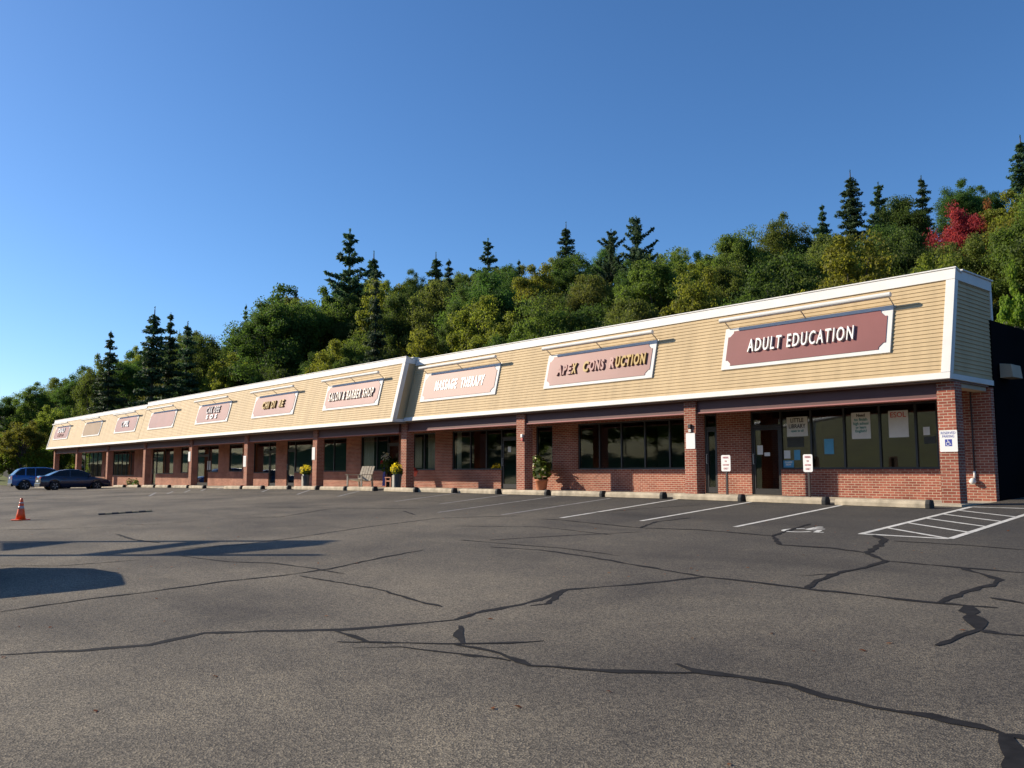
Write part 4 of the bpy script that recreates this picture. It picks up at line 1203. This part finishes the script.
# ------------------------------------------------------------------ trees
def trunk_mb(H, r, lean=(0, 0), limbs=(), top=.8):
    b = MB(); n = 6; pts = [Vector((lean[0] * (i / n) ** 2, lean[1] * (i / n) ** 2, -0.6 + (H * top + .6) * i / n)) for i in range(n + 1)]
    for i in range(n): b.tube(pts[i], pts[i + 1], r * (1 - .8 * i / n), r * (1 - .8 * (i + 1) / n), 7, False)
    for a, c, r0 in limbs: b.tube(a, c, r0, r0 * .3, 5, False)
    return b
def broad(H, Wd, n_cl, per, size, seed, base=.22, shape=1.0):
    """broad-leaved crown: clumps of leaves on limbs, gaps between; returns leaf centres, normals, sizes, trunk"""
    g = np.random.RandomState(seed)
    C = []; N = []; S = []; limbs = []
    zc = H * (base + 1) / 2; rz = H * (1 - base) / 2
    for k in range(n_cl):
        d = g.normal(size=3); d /= np.linalg.norm(d)
        if d[2] < -.5: d[2] *= -.6
        q = g.uniform(.3, 1.0) ** .6 * (1.12 if g.random_sample() < .2 and abs(d[2]) < .6 else 1.0)
        c = np.array([d[0] * Wd / 2 * q, d[1] * Wd / 2 * q, zc + d[2] * rz * q * .92])
        taper = 1 - .35 * max(0, (c[2] - zc) / rz) ** 2 * shape
        c[:2] *= taper
        r = g.uniform(.06, .14) * Wd
        m = int(per * g.uniform(.6, 1.3))
        e = g.normal(size=(m, 3)); e /= np.linalg.norm(e, axis=1, keepdims=True)
        rad = r * g.uniform(.1, 1.25, (m, 1)) ** .8
        pts = c + e * rad * np.array([1, 1, .72])
        C.append(pts); N.append(e * .6 + np.array([0, 0, .4]) + g.normal(scale=.75, size=(m, 3))); S.append(g.uniform(.55, 1.25, m) * size)
        if k % 3 == 0: limbs.append(((0, 0, H * g.uniform(.25, .55)), tuple(c * .95), .07))
    return np.vstack(C), np.vstack(N), np.concatenate(S), limbs
def conifer(H, Wd, whorls, nb, seed, droop=.35, ragged=.42, base=.06, tip=1.0, size=.2, up=0.0):
    g = np.random.RandomState(seed); C = []; N = []; S = []; limbs = []
    for w in range(whorls):
        t = min(.985, max(0, (w + g.uniform(-.5, .5)) / whorls)); z = H * (base + (1 - base) * t)
        R = Wd / 2 * (1 - t) ** tip * g.uniform(1 - ragged, 1 + ragged * .4) + .12
        k = max(4, int(nb * (1 - .4 * t))); a0 = g.uniform(0, 6.28)
        for j in range(k):
            a = a0 + 6.283 * j / k + g.uniform(-.25, .25); L = R * g.uniform(1 - ragged, 1.15); zj = g.uniform(-.5, .5) * H * .018
            m = max(5, int(L / .055)); u = np.linspace(.10, 1, m)
            dz = -droop * L * u + (droop * .55) * L * u ** 2.2 + up * L * u ** 1.5
            x = np.cos(a) * L * u; y = np.sin(a) * L * u
            P = np.stack([x, y, z + zj + dz], 1)
            for sgn in (-1, 1, .2):
                sp_ = (1 - .55 * u) * .42 * min(1, L / 1.2)
                Q = P + np.stack([-np.sin(a) * sp_ * sgn * g.uniform(.3, 1, m), np.cos(a) * sp_ * sgn * g.uniform(.3, 1, m), -.34 * g.uniform(-.15, 1.0, m) * (1.1 - u * .6)], 1)
                C.append(Q); N.append(np.stack([g.normal(scale=.6, size=m) + .5 * np.cos(a), g.normal(scale=.6, size=m) + .5 * np.sin(a), np.ones(m) * .8], 1)); S.append(g.uniform(.65, 1.2, m) * size)
    top = np.array([[0, 0, H + .05 * i] for i in range(-4, 3)]); C.append(top); N.append(g.normal(size=(7, 3))); S.append(np.full(7, size * .6))
    return np.vstack(C), np.vstack(N), np.concatenate(S), limbs
PROTO = {}
def make_proto(key, name, H, data, leaf, bark='bark', r=.2, lean=(0, 0), top=.8):
    C, N, S, limbs = data
    root = empty(name, (0, 0, -500))
    trunk_mb(H, r, lean, limbs, top).build('trunk', bark, root, smooth=True)
    cloud('crown', leaf, C, N, S, root, 1.9 if 'spruce' in key or 'pine' in key else 1.3)
    PROTO[key] = (root, H)
for k in range(4):
    make_proto('broad%d' % k, 'broadleaf_tree', 13, broad(13, 7.6, 120, 380, .066, 20 + k, [.2, .14, .22, .12][k], [1, 1.5, .5, 1.2][k]), ['leaf_green', 'leaf_deep', 'leaf_green', 'leaf_olive'][k], r=.22)
for k in range(2):
    make_proto('yellow%d' % k, 'broadleaf_tree', 11, broad(11, 5.6, 96, 360, .062, 40 + k, .10, 1.3), 'leaf_yellow_green', r=.16)
make_proto('lime0', 'broadleaf_tree', 8, broad(8, 3.4, 34, 260, .066, 50, .25, 1.6), 'leaf_lime', 'pale_bark', r=.09)
make_proto('tall0', 'broadleaf_tree', 17, broad(17, 7.6, 150, 370, .068, 55, .14), 'leaf_deep', r=.3)
for k in range(2):
    make_proto('bush%d' % k, 'bush', 5, broad(5, 5.6, 44, 330, .075, 90 + k, -.12), ['leaf_lime', 'leaf_green'][k], r=.06)
make_proto('red0', 'red_maple', 9, broad(9, 6.0, 90, 300, .060, 60, .2), 'leaf_red', r=.15)
make_proto('orange0', 'orange_maple', 9, broad(9, 5.4, 80, 300, .060, 61, .2), 'leaf_orange', r=.15)
for k in range(3):
    make_proto('spruce%d' % k, 'spruce_tree', 15, conifer(15, 6.0, 30, 10, 70 + k, tip=.75, size=.095), 'needle_dark' if k != 1 else 'needle_blue', r=.2, top=.99)
make_proto('pine0', 'white_pine', 17, conifer(17, 7.8, 24, 6, 80, .05, .62, .2, .6, .14, .28), 'needle_blue', r=.24, top=.98)
make_proto('pine1', 'white_pine', 17, conifer(17, 7.0, 22, 5, 81, .0, .6, .25, .5, .14, .55), 'needle_blue', r=.24, top=.98)
used = set()
KINDW = {'broad': 'green broadleaf tree', 'yellow': 'yellow-green broadleaf tree', 'lime': 'slim bright green young tree', 'tall': 'tall dark green broadleaf tree', 'red': 'red autumn maple', 'orange': 'orange autumn maple', 'bush': 'bushy tree', 'spruce': 'dark pointed spruce', 'pine': 'ragged tall pine'}
def put_tree(key, x, y, H, wid, label, rz=None, group=None, z=None):
    p, h0 = PROTO[key]
    if key not in used: t = p; used.add(key)
    else: t = copy_tree(p)
    t.location = (x, y, hill(x, y) - .1 if z is None else z); s = H / h0
    t.scale = (s * wid, s * wid, s); t.rotation_euler = (0, 0, rnd.uniform(0, 6.28) if rz is None else rz)
    tag(t, label, 'tree', group)
    return t
# skyline of the wood: no filler tree may stick out above it
SKY = [(-60, 400), (0, 396), (20, 390), (45, 382), (70, 376), (85, 362), (100, 350), (118, 348), (135, 345), (150, 335), (165, 330), (180, 332), (195, 328), (210, 345), (225, 338), (240, 320), (250, 300), (265, 288), (280, 282), (300, 282), (320, 290), (335, 290),
       (350, 280), (375, 268), (400, 268), (437, 264), (460, 270), (490, 264), (510, 256), (540, 254), (560, 244), (595, 240), (620, 238), (640, 240), (662, 247), (690, 246), (717, 238), (740, 234),
       (766, 238), (785, 228), (800, 236), (815, 222), (833, 217), (850, 210), (869, 203), (906, 194), (924, 187), (961, 180), (997, 184), (1016, 172), (1100, 165)]
def sky_y(px): return float(np.interp(px, [a for a, _ in SKY], [b for _, b in SKY]))
def proj(P):
    v = np.array([P[0], P[1], P[2] - EYE]); d = v @ CF
    return CX + FPX * (v @ CR) / d, CY - FPX * (v @ CU) / d
# trees one can single out: key, px, py of the top, Y, wanted width in px, label
LAND = [('pine0', 350, 230, 47, 46, 'ragged tall pine standing highest above the wood left of the roof step'),
        ('spruce0', 374, 252, 50, 32, 'dark spruce close beside the ragged tall pine left of the roof step'),
        ('tall0', 284, 275, 40, 100, 'big round dark green tree rising above the sign with gold letters'),
        ('broad0', 322, 284, 44, 62, 'round green tree between the big round tree and the ragged tall pine'),
        ('spruce0', 155, 308, 30, 44, 'left one of two dark spruces on the skyline above the farthest roof section'),
        ('spruce2', 171, 314, 33, 38, 'right one of two dark spruces on the skyline above the farthest roof section'),
        ('spruce1', 188, 322, 38, 34, 'lower spruce just right of the two skyline spruces'),
        ('spruce2', 111, 332, 27, 40, 'dark spruce on the skyline left of the two tall spruces'),
        ('broad1', 203, 328, 42, 46, 'pale round tree on the skyline between spruces and the big round tree'),
        ('yellow0', 232, 338, 38, 62, 'yellow-green tree above the sign with two rows of grey letters'),
        ('spruce0', 436, 253, 52, 30, 'left one of the twin dark spruces above the faded white-lettered sign'),
        ('spruce2', 449, 260, 54, 28, 'right one of the twin dark spruces above the faded white-lettered sign'),
        ('pine0', 488, 239, 60, 36, 'ragged pine on the skyline above the faded white-lettered sign'),
        ('spruce0', 566, 223, 62, 30, 'slim spruce pointing above the skyline left of the APEX sign'),
        ('yellow1', 537, 252, 52, 54, 'yellow-green tree left of the slim skyline spruce'),
        ('pine1', 636, 217, 56, 50, 'upswept feathery pine on the skyline above the APEX sign'),
        ('pine1', 611, 230, 60, 40, 'smaller upswept pine left of the feathery skyline pine'),
        ('broad2', 736, 222, 54, 46, 'round tree crown standing above the skyline left of the ADULT EDUCATION sign'),
        ('broad0', 784, 211, 58, 44, 'round tree crown on the skyline above the ADULT EDUCATION sign'),
        ('spruce0', 850, 171, 58, 42, 'tall dark spruce on the skyline above the ADULT EDUCATION sign'),
        ('spruce2', 822, 205, 60, 28, 'shorter spruce left of the tall skyline spruce'),
        ('pine0', 878, 183, 64, 30, 'thin pale pine right of the tall skyline spruce'),
        ('spruce1', 921, 176, 66, 32, 'blue-green spruce between the thin pale pine and the red maple'),
        ('broad1', 900, 190, 60, 40, 'round green tree below the thin pale pine and blue-green spruce'),
        ('tall0', 958, 171, 66, 54, 'dark broad tree on the skyline behind the red maple'),
        ('spruce0', 1020, 136, 62, 62, 'large dark spruce at the top of the slope beyond the red maple'),
        ('red0', 960, 199, 52, 66, 'bright red autumn maple on the slope above the end of the roof'),
        ('orange0', 986, 196, 54, 34, 'orange-tinged maple against the red maple'),
        ('yellow1', 1008, 205, 50, 40, 'yellow-green tree right of the orange maple'),
        ('lime0', 1011, 260, 37.5, 44, 'slim bright green young tree with a pale trunk beyond the roof corner'),
        ('broad3', 592, 268, 46, 40, 'small olive-coloured tree low on the slope left of the APEX sign'),
        ('yellow0', 497, 296, 40, 46, 'yellow-green tree just above the roof between the faded and APEX signs'),
        ('yellow1', 425, 318, 39, 40, 'low yellow-green tree just above the roof right of the roof step'),
        ('yellow0', 335, 328, 38.5, 44, 'low yellow-green tree above the SALON & BARBER SHOP sign')]
for key, px, py, Y, wpx, label in LAND:
    p = at_y(px, py, Y); z0 = hill(p.x, p.y) - .1; H = p.z - z0
    D = np.array([p.x, p.y, p.z - EYE]) @ CF
    w0 = {'spruce': 6.2, 'pine': 7.8, 'tall': 8.4, 'broad': 9.2, 'yellow': 7.0, 'red': 6.8, 'orange': 6.2, 'lime': 3.8}[key[:-1]]
    p0, h0 = PROTO[key]
    wid = wpx / FPX * D / (w0 * H / h0)
    if key[:-1] in ('broad', 'yellow'): wid = max(wid, .78)
    if key[:-1] == 'spruce': wid = max(wid, 1.0)
    if key[:-1] == 'pine': wid = max(wid, .95)
    put_tree(key, p.x, p.y, H, wid, label)
NEARBY = [(-9, -11.0, None)]
def landmark(px):
    best = min(range(10), key=lambda i: abs(proj(slope(SEC[SIGNS[i][1]][2], SEC[SIGNS[i][1]][3], SIGNS[i][0], 2.5, 0))[0] - px))
    return best
ROWN = ['at the foot of the slope', 'low on the slope', 'half way up the slope', 'high on the slope', 'near the hilltop']
cnt = {}
def filler(Y, step, row, hmin, hmax, xmin=-150, xmax=-9, spruce=.09):
    x = xmin
    while x < xmax:
        xx = x + rnd.uniform(-1.2, 1.2); yy = Y + rnd.uniform(-2.0, 2.0)
        x += step * rnd.uniform(.8, 1.2)
        H = rnd.uniform(hmin, hmax) * (1.35 if xx < -50 else 1.12); z0 = hill(xx, yy) - .1
        px, py = proj((xx, yy, z0 + H))
        lim = sky_y(px) - 5 + rnd.uniform(0, 14)
        for lk, lx, ly, lY, lw, _ in LAND:
            if yy < lY + 1 and abs(px - lx) < lw * .4 + 12: lim = max(lim, ly + lw * (.45 if lk[:-1] in ('spruce', 'pine', 'red') else .7))
        if py < lim:
            H = at_y(px, lim, yy).z - z0
        if H < 5: continue
        u = rnd.random()
        left = px < 440
        if u < spruce + (.2 if left else 0): key = rnd.choice(['spruce0', 'spruce1', 'spruce2'])
        elif u < .62: key = rnd.choice(['broad0', 'broad1', 'broad2', 'broad3'])
        elif u < .72 and not left: key = rnd.choice(['broad3', 'yellow0'])
        elif u < .80: key = 'tall0'
        elif u < .96: key = rnd.choice(['yellow0', 'yellow1', 'broad3'])
        else: key = 'yellow1'
        wid = rnd.uniform(.6, .9) * (13.0 / max(H, 8)) ** .3
        lm = landmark(px) if -20 < px < 1044 else None
        size = 'short' if H < 9 else ('tall' if H > 13.5 else 'mid-sized')
        k = KINDW[key[:-1]].replace('tall ', '')
        if lm is None: lab = '%s %s past the ends of the shops' % (size, k)
        else: lab = '%s %s %s above %s' % (size, k, ROWN[row], SHORT[lm])
        put_tree(key, xx, yy, H, wid, lab, group='trees: ' + lab)
        cnt[lab] = cnt.get(lab, 0) + 1
filler(39.5, 4.3, 0, 10, 14, -128, -3)
filler(45.5, 4.5, 1, 10, 15, -150, -6)
filler(52.5, 5.0, 2, 10, 15, -150, -10)
filler(61, 5.6, 3, 10, 15, -150, -14)
filler(71, 7.0, 4, 9, 14, -150, -18, .2)
# trees past the far end of the shops
LEFT = [('broad1', 8, 393, 27, 50, 'dark tree at the far left end of the wood'), ('yellow0', 24, 414, 21, 52, 'sunlit yellow-green tree behind the blue SUV'), ('yellow1', 40, 424, 24, 40, 'sunlit yellow-green tree at the far end of the shops'),
        ('broad0', 38, 381, 30, 52, 'round green tree on the skyline at the far left'), ('broad3', 62, 373, 34, 50, 'olive tree on the skyline behind the far end of the shops'), ('tall0', 84, 360, 33, 50, 'dark tree on the skyline left of the skyline spruces'),
        ('yellow0', 52, 398, 25, 42, 'yellow-green tree just behind the far end of the roof'), ('tall0', 128, 342, 36, 50, 'dark tree between the skyline spruces above the farthest roof section'),
        ('yellow1', 66, 430, 27, 30, 'yellow-green tree seen through the open far bay of the shops'), ('broad0', 97, 352, 29, 44, 'green tree left of the lone skyline spruce'),
        ('bush0', 14, 440, 20.5, 44, 'low yellow-green bush left of the blue SUV roof'), ('bush0', 32, 436, 22, 40, 'yellow-green bush rising behind the blue SUV'), ('bush1', 47, 440, 24, 36, 'green bush behind the far end column'),
        ('bush0', 60, 446, 26, 30, 'yellow-green bush in the first half of the open far bay'), ('bush1', 72, 446, 29, 30, 'green bush in the second half of the open far bay'), ('bush1', 2, 436, 19.5, 40, 'green bush at the left edge above the wooden fence'),
        ('bush1', 40, 410, 30, 50, 'big green bush on the rise behind the far end of the shops'), ('bush0', 22, 425, 32, 60, 'big yellow-green bush on the rise past the blue SUV')]
for key, px, py, Y, wpx, label in LEFT:
    p = at_y(px, py, Y); z0 = hill(p.x, p.y) - .1; H = p.z - z0
    D = np.array([p.x, p.y, p.z - EYE]) @ CF
    w0 = {'spruce': 6.2, 'pine': 7.8, 'tall': 8.4, 'broad': 8.4, 'yellow': 6.4, 'bush': 6.0}[key[:-1]]
    put_tree(key, p.x, p.y, H, wpx / FPX * D / (w0 * H / PROTO[key][1]), label)
# wood across the road, seen only as reflections in the shop windows
for k in range(34):
    if -68 < -165 + k * 7 < 40: continue
    x = -165 + k * 7 + rnd.uniform(-2, 2); y = -50 + rnd.uniform(-3, 3)
    put_tree(rnd.choice(['bush0', 'bush1', 'bush1']), x, y, rnd.uniform(7, 10), 1.3, 'green tree on the bank across the road', group='trees on the bank across the road')
for k in range(22):
    x = -168 + rnd.uniform(-5, 5); y = -84 + k * 4.2 + rnd.uniform(-1.5, 1.5)
    put_tree(rnd.choice(['bush0', 'bush1', 'broad0', 'broad1']), x, y, rnd.uniform(10, 13), 1.15, 'green tree at the far edge of the lot', group='trees at the far edge of the lot')
for key, (p, h) in PROTO.items():
    if key not in used:
        for c in kids(p): bpy.data.objects.remove(c)
        bpy.data.objects.remove(p)
